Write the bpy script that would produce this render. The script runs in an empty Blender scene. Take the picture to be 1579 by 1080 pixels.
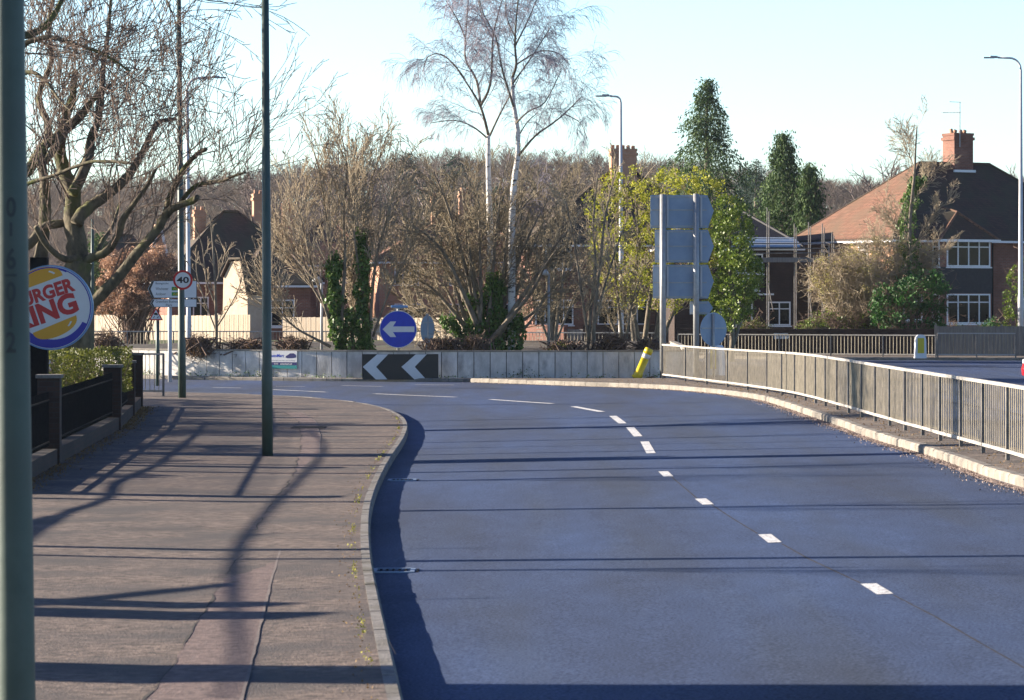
import bpy, math, random
import numpy as np
from mathutils import Vector, Matrix

# ---------------------------------------------------------------- camera / light
SC = bpy.context.scene
COL = SC.collection
FPX, CX, YH, HC = 4900.0, 789.5, 467.0, 2.30      # pixel focal length (1579 px wide), horizon row, eye height
cam_d = bpy.data.cameras.new("camera"); cam = bpy.data.objects.new("camera", cam_d); COL.objects.link(cam)
cam.location = (0, 0, HC); cam.rotation_euler = (math.radians(90), 0, 0)
cam_d.sensor_width = 36; cam_d.lens = FPX / 1579 * 36; cam_d.shift_y = -(540 - YH) / 1579
cam_d.clip_start = 0.5; cam_d.clip_end = 4000
cam_d.dof.use_dof = True; cam_d.dof.focus_distance = 85; cam_d.dof.aperture_fstop = 9
SC.camera = cam
SUN_EL, SUN_AZ = math.radians(16.5), math.radians(16)   # azimuth: degrees ahead of due left
SD = Vector((-math.cos(SUN_EL) * math.cos(SUN_AZ), math.cos(SUN_EL) * math.sin(SUN_AZ), math.sin(SUN_EL)))
W = bpy.data.worlds.new("World"); SC.world = W; W.use_nodes = True
sky = W.node_tree.nodes.new("ShaderNodeTexSky"); sky.sky_type = 'NISHITA'; sky.sun_disc = False
sky.sun_elevation = SUN_EL; sky.sun_rotation = math.atan2(SD.x, SD.y)
sky.air_density = 1.0; sky.dust_density = 0.6; sky.ozone_density = 2.0
bg = W.node_tree.nodes['Background']; bg.inputs[1].default_value = 0.088
tint = W.node_tree.nodes.new('ShaderNodeMix'); tint.data_type = 'RGBA'; tint.blend_type = 'MULTIPLY'; tint.inputs[0].default_value = 1; 
wn = W.node_tree.nodes; wl = W.node_tree.links.new; wc = wn.new('ShaderNodeTexCoord'); ws = wn.new('ShaderNodeSeparateXYZ'); wl(wc.outputs['Generated'], ws.inputs[0])
wr = wn.new('ShaderNodeMapRange'); wr.interpolation_type = 'SMOOTHSTEP'; wr.inputs[1].default_value = .10; wr.inputs[2].default_value = .26; wl(ws.outputs[2], wr.inputs[0])
wm = wn.new('ShaderNodeMix'); wm.data_type = 'RGBA'; wl(wr.outputs[0], wm.inputs[0]); wm.inputs[6].default_value = (.94, 1.10, 1.32, 1); wm.inputs[7].default_value = (.22, .30, .52, 1); wl(wm.outputs[2], tint.inputs[7])
W.node_tree.links.new(sky.outputs[0], tint.inputs[6]); W.node_tree.links.new(tint.outputs[2], bg.inputs[0])
sl = bpy.data.lights.new("sun", 'SUN'); sl.energy = 5.0; sl.angle = math.radians(0.55); sl.color = (1.0, 0.87, 0.72)
so = bpy.data.objects.new("sun", sl); COL.objects.link(so)
so.rotation_euler = SD.to_track_quat('Z', 'Y').to_euler()
SC.view_settings.view_transform = 'Standard'; SC.view_settings.look = 'None'
SC.view_settings.exposure = 1.66; SC.view_settings.gamma = 1.0
SC.cycles.max_bounces = 6; SC.cycles.diffuse_bounces = 3; SC.cycles.glossy_bounces = 3; SC.cycles.transparent_max_bounces = 8

rng = np.random.default_rng(7); random.seed(7)
R = random.random
def U(a, b): return a + (b - a) * R()

# ---------------------------------------------------------------- ground shape and pixel helpers
def sm(t): t = max(0, min(1, t)); return t * t * (3 - 2 * t)
def h(X, Y):                      # gently banked road, level beyond the bend
    return 0.032 * (max(-2.5, min(6.5, X)) - 2.0) * (1 - sm((Y - 62) / 24))
def P(px, py, D): return Vector(((px - CX) * D / FPX, D, HC - (py - YH) * D / FPX))
def G(px, py, lift=0.0):
    D = 50.0
    for _ in range(60):
        D = FPX * (HC - lift - h((px - CX) * D / FPX, D)) / (py - YH)
    return Vector(((px - CX) * D / FPX, D, HC - (py - YH) * D / FPX))
def toward_sun(p, X0):
    t = (X0 - p.x) / SD.x
    return p + SD * t

# ---------------------------------------------------------------- objects
ORG = {}
def tag(o, label=None, cat=None, group=None, kind=None):
    if label: o['label'] = label
    if cat: o['category'] = cat
    if group: o['group'] = group
    if kind: o['kind'] = kind
    return o
def thing(name, label, cat, loc=(0, 0, 0), rotz=0, group=None):
    o = bpy.data.objects.new(name, None); COL.objects.link(o); o.empty_display_size = .2
    o.location = loc; o.rotation_euler = (0, 0, rotz)
    ORG[o.name] = Vector((0, 0, 0)) if rotz else Vector(loc)
    return tag(o, label, cat, group)
def link_mesh(name, me, m, parent=None):
    o = bpy.data.objects.new(name, me); COL.objects.link(o)
    if isinstance(m, (list, tuple)):
        for q in m: me.materials.append(q)
    else: me.materials.append(m)
    if parent is not None:
        o.parent = parent; ORG[o.name] = ORG[parent.name]
        org = ORG[parent.name]
        if org.length > 0: me.transform(Matrix.Translation(-org))
    else: ORG[o.name] = Vector((0, 0, 0))
    return o
def np_mesh(name, V, F):
    """V (n,3); F (m,k) uniform faces"""
    me = bpy.data.meshes.new(name); V = np.asarray(V, np.float32); F = np.asarray(F, np.int32); m, k = F.shape
    me.vertices.add(len(V)); me.vertices.foreach_set('co', V.ravel())
    me.loops.add(m * k); me.loops.foreach_set('vertex_index', F.ravel())
    me.polygons.add(m); me.polygons.foreach_set('loop_start', np.arange(m, dtype=np.int32) * k)
    me.polygons.foreach_set('loop_total', np.full(m, k, np.int32))
    me.update(calc_edges=True); return me

class MB:
    def __init__(s): s.v = []; s.f = []; s.mi = []; s.cur = 0
    def add(s, vs, fs):
        o = len(s.v); s.v += [tuple(x) for x in vs]
        for f in fs: s.f.append([i + o for i in f]); s.mi.append(s.cur)
        return s
    def box(s, c, d, yaw=0, M=None):
        x, y, z = d[0] / 2, d[1] / 2, d[2] / 2
        vs = [Vector((a * x, b * y, e * z)) for e in (-1, 1) for b in (-1, 1) for a in (-1, 1)]
        if yaw: Rm = Matrix.Rotation(yaw, 3, 'Z'); vs = [Rm @ q for q in vs]
        if M: vs = [M @ q for q in vs]
        vs = [q + Vector(c) for q in vs]
        return s.add(vs, [(0, 2, 3, 1), (4, 5, 7, 6), (0, 1, 5, 4), (2, 6, 7, 3), (0, 4, 6, 2), (1, 3, 7, 5)])
    def bar(s, a, b, w, t=None):                 # square bar from a to b
        a = Vector(a); b = Vector(b); d = (b - a); L = d.length
        if L < 1e-6: return s
        d.normalize(); up = Vector((0, 0, 1)) if abs(d.z) < .9 else Vector((1, 0, 0))
        x = d.cross(up).normalized() * w / 2; y = x.cross(d).normalized() * (t or w) / 2
        vs = [a - x - y, a + x - y, a + x + y, a - x + y, b - x - y, b + x - y, b + x + y, b - x + y]
        return s.add(vs, [(0, 1, 2, 3), (7, 6, 5, 4), (0, 4, 5, 1), (1, 5, 6, 2), (2, 6, 7, 3), (3, 7, 4, 0)])
    def tube(s, pts, rad, n=8, cap=True):
        pts = [Vector(p) for p in pts]; N = len(pts)
        if not hasattr(rad, '__len__'): rad = [rad] * N
        o = len(s.v); vs = []; fs = []; ref = None
        for i, p in enumerate(pts):
            d = (pts[min(i + 1, N - 1)] - pts[max(i - 1, 0)]).normalized()
            if ref is None: ref = Vector((1, 0, 0)) if abs(d.x) < .8 else Vector((0, 1, 0))
            x = (ref - d * ref.dot(d)).normalized(); ref = x; y = d.cross(x)
            for k in range(n):
                a = 2 * math.pi * k / n; vs.append(p + (x * math.cos(a) + y * math.sin(a)) * rad[i])
        for i in range(N - 1):
            for k in range(n):
                fs.append((i * n + k, i * n + (k + 1) % n, (i + 1) * n + (k + 1) % n, (i + 1) * n + k))
        if cap: fs.append(tuple(range(n - 1, -1, -1))); fs.append(tuple((N - 1) * n + k for k in range(n)))
        return s.add(vs, fs)
    def plate(s, fr, pts, off=0, th=0.004):      # 2D polygon (u,v) on a frame, thickness th behind its face
        o, r, u, n = fr; m = len(pts)
        A = [o + r * p[0] + u * p[1] + n * (off + th) for p in pts]; B = [q - n * th for q in A]
        fs = [tuple(range(m)), tuple(range(2 * m - 1, m - 1, -1))]
        fs += [(i, i + m, (i + 1) % m + m, (i + 1) % m) for i in range(m)]
        return s.add(A + B, fs)
    def build(s, name, m, parent=None, smooth=False, bevel=0):
        me = bpy.data.meshes.new(name); me.from_pydata(s.v, [], s.f); me.update()
        if s.cur or any(s.mi): me.polygons.foreach_set('material_index', s.mi)
        if smooth: me.polygons.foreach_set('use_smooth', [True] * len(me.polygons))
        o = link_mesh(name, me, m, parent)
        if bevel:
            b = o.modifiers.new('bevel', 'BEVEL'); b.width = bevel; b.segments = 2; b.limit_method = 'ANGLE'
        return o
def frame(o, yaw=0, tilt=0):                     # yaw 0 faces the camera (normal -Y); positive turns its face to the right
    r = Vector((math.cos(yaw), math.sin(yaw), 0)); n = Vector((math.sin(yaw), -math.cos(yaw), 0)); u = Vector((0, 0, 1))
    if tilt: r2 = r * math.cos(tilt) + u * math.sin(tilt); u = u * math.cos(tilt) - r * math.sin(tilt); r = r2
    return (Vector(o), r, u, n)
def circ(r, n=40, cx=0, cy=0, ry=None): return [(cx + r * math.cos(2 * math.pi * i / n), cy + (ry or r) * math.sin(2 * math.pi * i / n)) for i in range(n)]
def ring(mb, fr, r0, r1, off, th, n=40, ry=1):
    for i in range(n):
        a, b = 2 * math.pi * i / n, 2 * math.pi * (i + 1) / n
        mb.plate(fr, [(r0 * math.cos(a), r0 * ry * math.sin(a)), (r1 * math.cos(a), r1 * ry * math.sin(a)), (r1 * math.cos(b), r1 * ry * math.sin(b)), (r0 * math.cos(b), r0 * ry * math.sin(b))], off, th)
def text(name, s, fr, box, off, m, parent, bold=0.0, shear=0.0, ext=0.002):
    """lettering fitted into box=(u0,v0,u1,v1) on the frame"""
    cu = bpy.data.curves.new(name, 'FONT'); cu.body = s; cu.size = 1; cu.offset = bold; cu.shear = shear; cu.resolution_u = 4
    t = bpy.data.objects.new(name, cu); COL.objects.link(t); dg = bpy.context.evaluated_depsgraph_get(); dg.update()
    me = bpy.data.meshes.new_from_object(t.evaluated_get(dg)); bpy.data.objects.remove(t); bpy.data.curves.remove(cu)
    v = np.zeros(len(me.vertices) * 3); me.vertices.foreach_get('co', v); v = v.reshape(-1, 3)
    lo, hi = v.min(0), v.max(0); u0, v0, u1, v1 = box
    a = u0 + (v[:, 0] - lo[0]) / max(hi[0] - lo[0], 1e-6) * (u1 - u0); b = v0 + (v[:, 1] - lo[1]) / max(hi[1] - lo[1], 1e-6) * (v1 - v0)
    o, r, u, n = [np.array(q) for q in fr]
    w = o + a[:, None] * r + b[:, None] * u + n * off
    me.vertices.foreach_set('co', w.astype(np.float32).ravel()); me.materials.clear(); me.update()
    return link_mesh(name, me, m, parent)

# ---------------------------------------------------------------- materials
KA = .80
def kk(c): return None if c is None else tuple(x * KA for x in c)
def mat(name, c1, c2=None, rough=.8, scale=4.0, detail=6, stretch=(1, 1, 1), bump=0.0, bscale=None, metal=0.0, lo=.35, hi=.65, c3=None, s3=0.3, spec=None, m3=(.5, .7)):
    c1, c2, c3 = kk(c1), kk(c2), kk(c3)
    m = bpy.data.materials.new(name); m.use_nodes = True; nt = m.node_tree; N = nt.nodes; Lk = nt.links.new
    b = N['Principled BSDF']; b.inputs['Roughness'].default_value = rough; b.inputs['Metallic'].default_value = metal
    if spec is not None: b.inputs['Specular IOR Level'].default_value = spec
    if c2 is None and not bump: b.inputs['Base Color'].default_value = (*c1, 1); return m
    tc = N.new('ShaderNodeTexCoord'); mp = N.new('ShaderNodeMapping'); mp.inputs['Scale'].default_value = stretch; Lk(tc.outputs['Object'], mp.inputs[0])
    if c2 is not None:
        no = N.new('ShaderNodeTexNoise'); no.inputs['Scale'].default_value = scale; no.inputs['Detail'].default_value = detail; no.inputs['Roughness'].default_value = .65
        Lk(mp.outputs[0], no.inputs['Vector'])
        r = N.new('ShaderNodeValToRGB'); r.color_ramp.elements[0].position = lo; r.color_ramp.elements[1].position = hi
        r.color_ramp.elements[0].color = (*c1, 1); r.color_ramp.elements[1].color = (*c2, 1); Lk(no.outputs[0], r.inputs[0]); out = r.outputs[0]
        if c3 is not None:
            n3 = N.new('ShaderNodeTexNoise'); n3.inputs['Scale'].default_value = s3; n3.inputs['Detail'].default_value = 5; Lk(mp.outputs[0], n3.inputs['Vector'])
            r3 = N.new('ShaderNodeMapRange'); r3.inputs[1].default_value = m3[0]; r3.inputs[2].default_value = m3[1]; Lk(n3.outputs[0], r3.inputs[0])
            mx = N.new('ShaderNodeMix'); mx.data_type = 'RGBA'; Lk(r3.outputs[0], mx.inputs[0]); Lk(out, mx.inputs[6]); mx.inputs[7].default_value = (*c3, 1); out = mx.outputs[2]
        Lk(out, b.inputs['Base Color'])
    else: b.inputs['Base Color'].default_value = (*c1, 1)
    if bump:
        nb = N.new('ShaderNodeTexNoise'); nb.inputs['Scale'].default_value = bscale or scale * 4; nb.inputs['Detail'].default_value = 4; Lk(mp.outputs[0], nb.inputs['Vector'])
        bp = N.new('ShaderNodeBump'); bp.inputs['Strength'].default_value = bump; bp.inputs['Distance'].default_value = .02; Lk(nb.outputs[0], bp.inputs['Height']); Lk(bp.outputs[0], b.inputs['Normal'])
    return m
def leafmat(name, cols, rough=.6, trans=.25):
    m = bpy.data.materials.new(name); m.use_nodes = True; nt = m.node_tree; N = nt.nodes; Lk = nt.links.new
    b = N['Principled BSDF']; b.inputs['Roughness'].default_value = rough
    g = N.new('ShaderNodeNewGeometry'); tc = N.new('ShaderNodeTexCoord'); no = N.new('ShaderNodeTexNoise'); no.inputs['Scale'].default_value = .9; Lk(tc.outputs['Object'], no.inputs['Vector'])
    ma = N.new('ShaderNodeMath'); ma.operation = 'MULTIPLY_ADD'; ma.inputs[1].default_value = .55; Lk(g.outputs['Random Per Island'], ma.inputs[0])
    m2 = N.new('ShaderNodeMath'); m2.operation = 'MULTIPLY_ADD'; m2.inputs[1].default_value = 1.1; m2.inputs[2].default_value = -.33; Lk(no.outputs[0], m2.inputs[0]); Lk(m2.outputs[0], ma.inputs[2])
    r = N.new('ShaderNodeValToRGB'); e = r.color_ramp.elements
    while len(e) < len(cols): e.new(.5)
    for i, c in enumerate(cols): e[i].position = i / (len(cols) - 1); e[i].color = (*c, 1)
    Lk(ma.outputs[0], r.inputs[0]); Lk(r.outputs[0], b.inputs['Base Color'])
    if trans:
        t = N.new('ShaderNodeBsdfTranslucent'); mx = N.new('ShaderNodeMixShader'); mx.inputs[0].default_value = trans
        Lk(r.outputs[0], t.inputs[0]); Lk(b.outputs[0], mx.inputs[1]); Lk(t.outputs[0], mx.inputs[2]); Lk(mx.outputs[0], N['Material Output'].inputs[0])
    return m
def brickmat(name, c1, c2, mortar, bw=.225, bh=.075, tile=False, weather=None):
    c1, c2, mortar = kk(c1), kk(c2), kk(mortar)
    m = bpy.data.materials.new(name); m.use_nodes = True; nt = m.node_tree; N = nt.nodes; Lk = nt.links.new
    b = N['Principled BSDF']; b.inputs['Roughness'].default_value = .85
    tc = N.new('ShaderNodeTexCoord'); sx = N.new('ShaderNodeSeparateXYZ'); Lk(tc.outputs['Object'], sx.inputs[0])
    ad = N.new('ShaderNodeMath'); ad.operation = 'ADD'; Lk(sx.outputs[0], ad.inputs[0]); Lk(sx.outputs[1], ad.inputs[1])
    cb = N.new('ShaderNodeCombineXYZ'); Lk(ad.outputs[0], cb.inputs[0]); Lk(sx.outputs[2], cb.inputs[1])
    br = N.new('ShaderNodeTexBrick'); Lk(cb.outputs[0], br.inputs['Vector']); br.inputs['Scale'].default_value = 1
    br.inputs['Brick Width'].default_value = bw; br.inputs['Row Height'].default_value = bh; br.inputs['Mortar Size'].default_value = .008 if not tile else .006
    br.inputs['Color1'].default_value = (*c1, 1); br.inputs['Color2'].default_value = (*c2, 1); br.inputs['Mortar'].default_value = (*mortar, 1)
    no = N.new('ShaderNodeTexNoise'); no.inputs['Scale'].default_value = .8; no.inputs['Detail'].default_value = 8; Lk(tc.outputs['Object'], no.inputs['Vector'])
    mr = N.new('ShaderNodeMapRange'); mr.inputs[1].default_value = .4; mr.inputs[2].default_value = .75; Lk(no.outputs[0], mr.inputs[0])
    mx = N.new('ShaderNodeMix'); mx.data_type = 'RGBA'; Lk(mr.outputs[0], mx.inputs[0]); Lk(br.outputs[0], mx.inputs[6]); mx.inputs[7].default_value = (*(weather or tuple(x * .6 for x in c1)), 1)
    Lk(mx.outputs[2], b.inputs['Base Color'])
    bp = N.new('ShaderNodeBump'); bp.inputs['Strength'].default_value = .5; bp.inputs['Distance'].default_value = .02; Lk(br.outputs['Fac'], bp.inputs['Height']); bp.invert = True; Lk(bp.outputs[0], b.inputs['Normal'])
    return m

M = {}
def asphalt():
    m = bpy.data.materials.new('asphalt'); m.use_nodes = True; nt = m.node_tree; N = nt.nodes; Lk = nt.links.new; b = N['Principled BSDF']
    tc = N.new('ShaderNodeTexCoord')
    def noise(sc, det, st=(1, 1, 1)):
        mp = N.new('ShaderNodeMapping'); mp.inputs['Scale'].default_value = st; Lk(tc.outputs['Object'], mp.inputs[0])
        n = N.new('ShaderNodeTexNoise'); n.inputs['Scale'].default_value = sc; n.inputs['Detail'].default_value = det; Lk(mp.outputs[0], n.inputs['Vector']); return n
    fine = noise(48, 4); big = noise(1.0, 5, (.55, .09, 1)); mid = noise(3.0, 6, (1, .35, 1))
    r = N.new('ShaderNodeValToRGB'); e = r.color_ramp.elements; e[0].position = .3; e[1].position = .7; e[0].position = .34; e[1].position = .66; e[0].color = (.009, .022, .060, 1); e[1].color = (.066, .100, .190, 1); Lk(fine.outputs[0], r.inputs[0])
    rb = N.new('ShaderNodeMapRange'); rb.inputs[1].default_value = .3; rb.inputs[2].default_value = .7; rb.inputs[3].default_value = .66; rb.inputs[4].default_value = 1.35; Lk(big.outputs[0], rb.inputs[0])
    rm = N.new('ShaderNodeMapRange'); rm.inputs[1].default_value = .3; rm.inputs[2].default_value = .7; rm.inputs[3].default_value = .88; rm.inputs[4].default_value = 1.1; Lk(mid.outputs[0], rm.inputs[0])
    mu = N.new('ShaderNodeMath'); mu.operation = 'MULTIPLY'; Lk(rb.outputs[0], mu.inputs[0]); Lk(rm.outputs[0], mu.inputs[1])
    vm = N.new('ShaderNodeVectorMath'); vm.operation = 'SCALE'; Lk(r.outputs[0], vm.inputs[0]); Lk(mu.outputs[0], vm.inputs['Scale'])
    br = noise(1.3, 4, (.8, .06, 1)); r2 = N.new('ShaderNodeMapRange'); r2.inputs[1].default_value = .45; r2.inputs[2].default_value = .68; r2.inputs[4].default_value = .85; Lk(br.outputs[0], r2.inputs[0])
    mb_ = N.new('ShaderNodeMix'); mb_.data_type = 'RGBA'; mb_.blend_type = 'MULTIPLY'; Lk(r2.outputs[0], mb_.inputs[0]); Lk(vm.outputs[0], mb_.inputs[6]); mb_.inputs[7].default_value = (1.08, .94, .76, 1)
    vo = N.new('ShaderNodeTexVoronoi'); vo.inputs['Scale'].default_value = 26; Lk(tc.outputs['Object'], vo.inputs['Vector']); r4 = N.new('ShaderNodeMapRange'); r4.inputs[1].default_value = .10; r4.inputs[2].default_value = .04; r4.inputs[4].default_value = .55; Lk(vo.outputs['Distance'], r4.inputs[0])
    m4 = N.new('ShaderNodeMix'); m4.data_type = 'RGBA'; Lk(r4.outputs[0], m4.inputs[0]); Lk(mb_.outputs[2], m4.inputs[6]); m4.inputs[7].default_value = (.25, .26, .28, 1)
    Lk(m4.outputs[2], b.inputs['Base Color']); b.inputs['Specular IOR Level'].default_value = .3
    ro = N.new('ShaderNodeMapRange'); ro.inputs[1].default_value = .3; ro.inputs[2].default_value = .7; ro.inputs[3].default_value = .9; ro.inputs[4].default_value = .68; Lk(big.outputs[0], ro.inputs[0]); Lk(ro.outputs[0], b.inputs['Roughness'])
    bp = N.new('ShaderNodeBump'); bp.inputs['Strength'].default_value = .35; bp.inputs['Distance'].default_value = .008; Lk(fine.outputs[0], bp.inputs['Height']); Lk(bp.outputs[0], b.inputs['Normal'])
    return m
M['asphalt'] = asphalt()
M['pave'] = mat('worn_tarmac', (.022, .018, .015), (.32, .24, .19), .9, 9, 14, (1, 1.2, 1), .6, 45, c3=(.085, .072, .066), s3=.8, m3=(.40, .66), lo=.30, hi=.70)
M['pave_red'] = mat('red_tarmac', (.075, .052, .046), (.27, .19, .165), .9, 11, 12, lo=.3, hi=.7, bump=.4, bscale=40)
M['crack'] = mat('crack_dirt', (.02, .018, .016), (.05, .04, .03), .95, 12)
M['seam'] = mat('seam_dust', (.15, .12, .105), (.23, .185, .165), .95, 9)
M['kerb_worn'] = mat('worn_kerb_stone', (.15, .14, .13), (.30, .285, .26), .9, 14, 8, bump=.4, bscale=50, c3=(.13, .12, .09), s3=2)
M['kerb'] = mat('kerb_concrete', (.20, .18, .15), (.38, .345, .29), .85, 3, 8, bump=.4, bscale=50, c3=(.2, .18, .15), s3=1.2)
M['grit'] = mat('gutter_grit', (.16, .11, .09), (.42, .32, .27), .95, 9, 8, bump=.6, bscale=60)
M['paint'] = mat('road_paint', (.30, .30, .29), (.85, .85, .82), .8, 22, 10, lo=.36, hi=.52)
M['soil'] = mat('soil', (.035, .026, .018), (.10, .075, .05), .95, 3, 8, bump=.8, bscale=12, c3=(.07, .085, .03), s3=.5)
M['verge'] = mat('verge_earth', (.11, .085, .065), (.24, .19, .15), .95, 5, 9, bump=.8, bscale=30, c3=(.08, .07, .055), s3=1.1)
M['grass'] = mat('grass', (.05, .075, .02), (.12, .16, .05), .95, 3, 8, bump=.8, bscale=25)
M['hill'] = mat('hill_ground', (.06, .045, .03), (.13, .10, .065), .95, .08, 8, bump=.5, bscale=.8)
M['concrete'] = mat('wall_concrete', (.50, .485, .455), (.86, .83, .78), .88, 2.2, 10, (1, 1, .5), .4, 30, c3=(.19, .19, .185), s3=2.4, m3=(.56, .8))
M['joint'] = mat('joint_dark', (.035, .035, .035), (.08, .08, .08), .9, 8)
M['column'] = mat('green_grey_paint', (.048, .085, .068), (.075, .12, .10), .5, 3, 8, bump=.05, bscale=20, c3=(.05, .065, .055), s3=1.5)
M['galv'] = mat('galvanised_steel', (.38, .39, .39), (.52, .53, .52), .5, 6, 6, metal=.35)
M['rail'] = mat('weathered_rail', (.36, .34, .30), (.56, .53, .48), .6, 5, 8, metal=.1)
M['whitepole'] = mat('pale_pole', (.60, .61, .62), (.72, .72, .72), .5, 3)
M['signback'] = mat('sign_back', (.27, .37, .50), (.36, .46, .58), .55, 1.6, 8, metal=.15)
M['darkmetal'] = mat('black_metal', (.010, .010, .011), (.02, .02, .02), .9, 8, spec=.15)
M['black'] = mat('black_plate', (.012, .012, .014), rough=.4)
M['ink'] = mat('dark_lettering', (.035, .05, .05), rough=.6)
M['white'] = mat('white_face', (.78, .78, .77), (.84, .84, .83), .45, 3)
M['uw'] = mat('white_frame_paint', (.92, .92, .91), (1.0, 1.0, .99), .5, 3)
M['red'] = mat('red_face', (.62, .015, .02), rough=.4)
M['blue'] = mat('blue_face', (.004, .03, .50), (.008, .05, .60), .4, 5)
M['logo_blue'] = mat('deep_blue', (.005, .012, .38), rough=.35)
M['lblue'] = mat('pale_blue_rim', (.16, .34, .62), rough=.35)
M['bun'] = mat('amber_face', (.85, .40, .01), rough=.35)
M['yellow'] = mat('yellow_plastic', (.80, .60, .01), (.86, .68, .03), .4, 6)
M['teal'] = mat('teal_print', (.005, .27, .27), rough=.45)
M['navy'] = mat('navy_print', (.01, .012, .14), rough=.45)
M['greenpatch'] = mat('green_patch', (.03, .28, .03), rough=.45)
M['carred'] = mat('red_car_paint', (.55, .01, .015), rough=.25)
M['tyre'] = mat('tyre_rubber', (.015, .015, .015), rough=.8)
M['glass'] = mat('dark_glass', (.003, .004, .006), (.010, .013, .018), .05, .9, 3, spec=.12)
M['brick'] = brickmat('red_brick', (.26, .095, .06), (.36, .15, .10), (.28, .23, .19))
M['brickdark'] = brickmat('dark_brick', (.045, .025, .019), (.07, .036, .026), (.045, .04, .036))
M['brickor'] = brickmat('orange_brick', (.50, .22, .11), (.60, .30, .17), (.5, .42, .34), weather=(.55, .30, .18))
M['cream'] = mat('cream_render', (.60, .46, .32), (.72, .58, .42), .85, 2.5)
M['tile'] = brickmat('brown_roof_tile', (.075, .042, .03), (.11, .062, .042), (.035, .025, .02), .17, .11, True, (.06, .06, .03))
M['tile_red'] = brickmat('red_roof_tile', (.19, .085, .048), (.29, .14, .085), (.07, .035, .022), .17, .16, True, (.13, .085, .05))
M['slate'] = mat('dark_tile_hanging', (.018, .018, .022), (.035, .035, .04), .7, 8)
M['fence'] = mat('pale_fence_wood', (.50, .40, .29), (.68, .57, .43), .85, 3, 8, (6, 6, .6))
M['fence_old'] = mat('weathered_fence_wood', (.16, .155, .15), (.27, .26, .24), .85, 3, 8, (6, 6, .6))
M['bark'] = mat('tree_bark', (.12, .10, .075), (.33, .275, .20), .95, 9, 8, (1, 1, .35), .7, 18)
M['bark_moss'] = mat('mossy_bark', (.07, .06, .04), (.21, .175, .11), .95, 6, 8, (1, 1, .5), .8, 16, c3=(.13, .15, .03), s3=1.6, m3=(.52, .68))
M['twig'] = mat('twig_brown', (.13, .085, .06), (.24, .16, .12), .9, 2)
M['twig_pale'] = mat('twig_pale', (.32, .25, .17), (.54, .45, .31), .9, 1.2)
M['twig_grey'] = mat('twig_grey', (.16, .13, .12), (.28, .22, .20), .9, .3)
M['twig_purple'] = mat('twig_purple', (.15, .105, .085), (.27, .20, .15), .9, 2)
M['twig_birch'] = mat('twig_birch', (.28, .25, .30), (.46, .42, .48), .9, 2)
M['twig_far'] = mat('far_twigs', (.13, .10, .08), (.27, .215, .17), .95, .05)
M['birch'] = mat('birch_bark', (.05, .045, .04), (.86, .83, .78), .8, 5, 5, (1, 1, 3.2), .2, 20, lo=.36, hi=.44)
M['ivy'] = leafmat('ivy_leaves', [(.025, .06, .012), (.08, .16, .028), (.20, .31, .06)], .5)
M['yleaf'] = leafmat('yellow_green_leaves', [(.14, .16, .015), (.34, .36, .03), (.56, .52, .05)], .5, .45)
M['gleaf'] = leafmat('green_leaves', [(.05, .085, .012), (.14, .21, .022), (.28, .34, .04)], .45, .3)
M['laurel'] = leafmat('laurel_leaves', [(.010, .040, .008), (.03, .11, .016), (.07, .20, .03)], .6, .2)
M['hedge'] = leafmat('hedge_leaves', [(.05, .065, .010), (.13, .15, .018), (.26, .26, .03)], .55, .3)
M['beech'] = leafmat('dry_beech_leaves', [(.22, .115, .07), (.44, .26, .16), (.66, .46, .32)], .8, .3)
M['drybush'] = leafmat('dry_shrub_leaves', [(.10, .06, .03), (.22, .13, .05), (.32, .22, .08)], .8, .2)
M['olive'] = leafmat('olive_shrub_leaves', [(.17, .15, .045), (.36, .32, .10), (.52, .47, .17)], .8, .3)
M['conifer'] = leafmat('conifer_sprays', [(.014, .035, .012), (.045, .095, .025), (.13, .19, .045)], .8, .2)
M['conifer_far'] = leafmat('hazed_conifer_sprays', [(.018, .04, .03), (.035, .075, .05), (.05, .10, .06)], .8, .1)  # bluer than the near conifers: distance haze put into the colour

M['bars'] = mat('rail_bars', (.24, .205, .14), (.42, .36, .255), .65, 5, 8)
M['twig_olive'] = mat('twig_olive_brown', (.17, .135, .085), (.40, .335, .22), .9, 1.5)

M['post'] = mat('rail_post_steel', (.13, .12, .11), (.26, .245, .22), .6, 6, 8)
gauss_ = random.gauss
# ---------------------------------------------------------------- ground, road, kerbs
def grid_strip(rows, ncols, zf, name, m, kind='structure'):
    """rows: list of ((x0,y0),(x1,y1)); surface between, subdivided"""
    V = []; F = []
    for (a, b) in rows:
        for j in range(ncols + 1):
            t = j / ncols; x = a[0] + (b[0] - a[0]) * t; y = a[1] + (b[1] - a[1]) * t
            V.append((x, y, zf(x, y)))
    n = ncols + 1
    for i in range(len(rows) - 1):
        for j in range(ncols): F.append((i * n + j, i * n + j + 1, (i + 1) * n + j + 1, (i + 1) * n + j))
    o = link_mesh(name, np_mesh(name, V, F), m)
    tag(o, kind=kind); return o
# main asphalt sheet (also the circulating lanes and the side road)
xs = [-400, -120, -60, -30, -12, -8, -6, -4.5, -3.5, -2.5, -1.5, -.5, .5, 1.5, 2.5, 3.5, 4.5, 5.5, 6.5, 8, 12, 20, 40, 80, 150, 400]
ys = [-20, 0, 5] + list(np.arange(8, 90, 2.0)) + [92, 96, 105, 115, 125, 140, 170, 200]
V = [(x, y, h(x, y)) for y in ys for x in xs]; n = len(xs)
F = [(i * n + j, i * n + j + 1, (i + 1) * n + j + 1, (i + 1) * n + j) for i in range(len(ys) - 1) for j in range(n - 1)]
tag(link_mesh('road', np_mesh('road', V, F), M['asphalt']), kind='structure')

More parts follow.
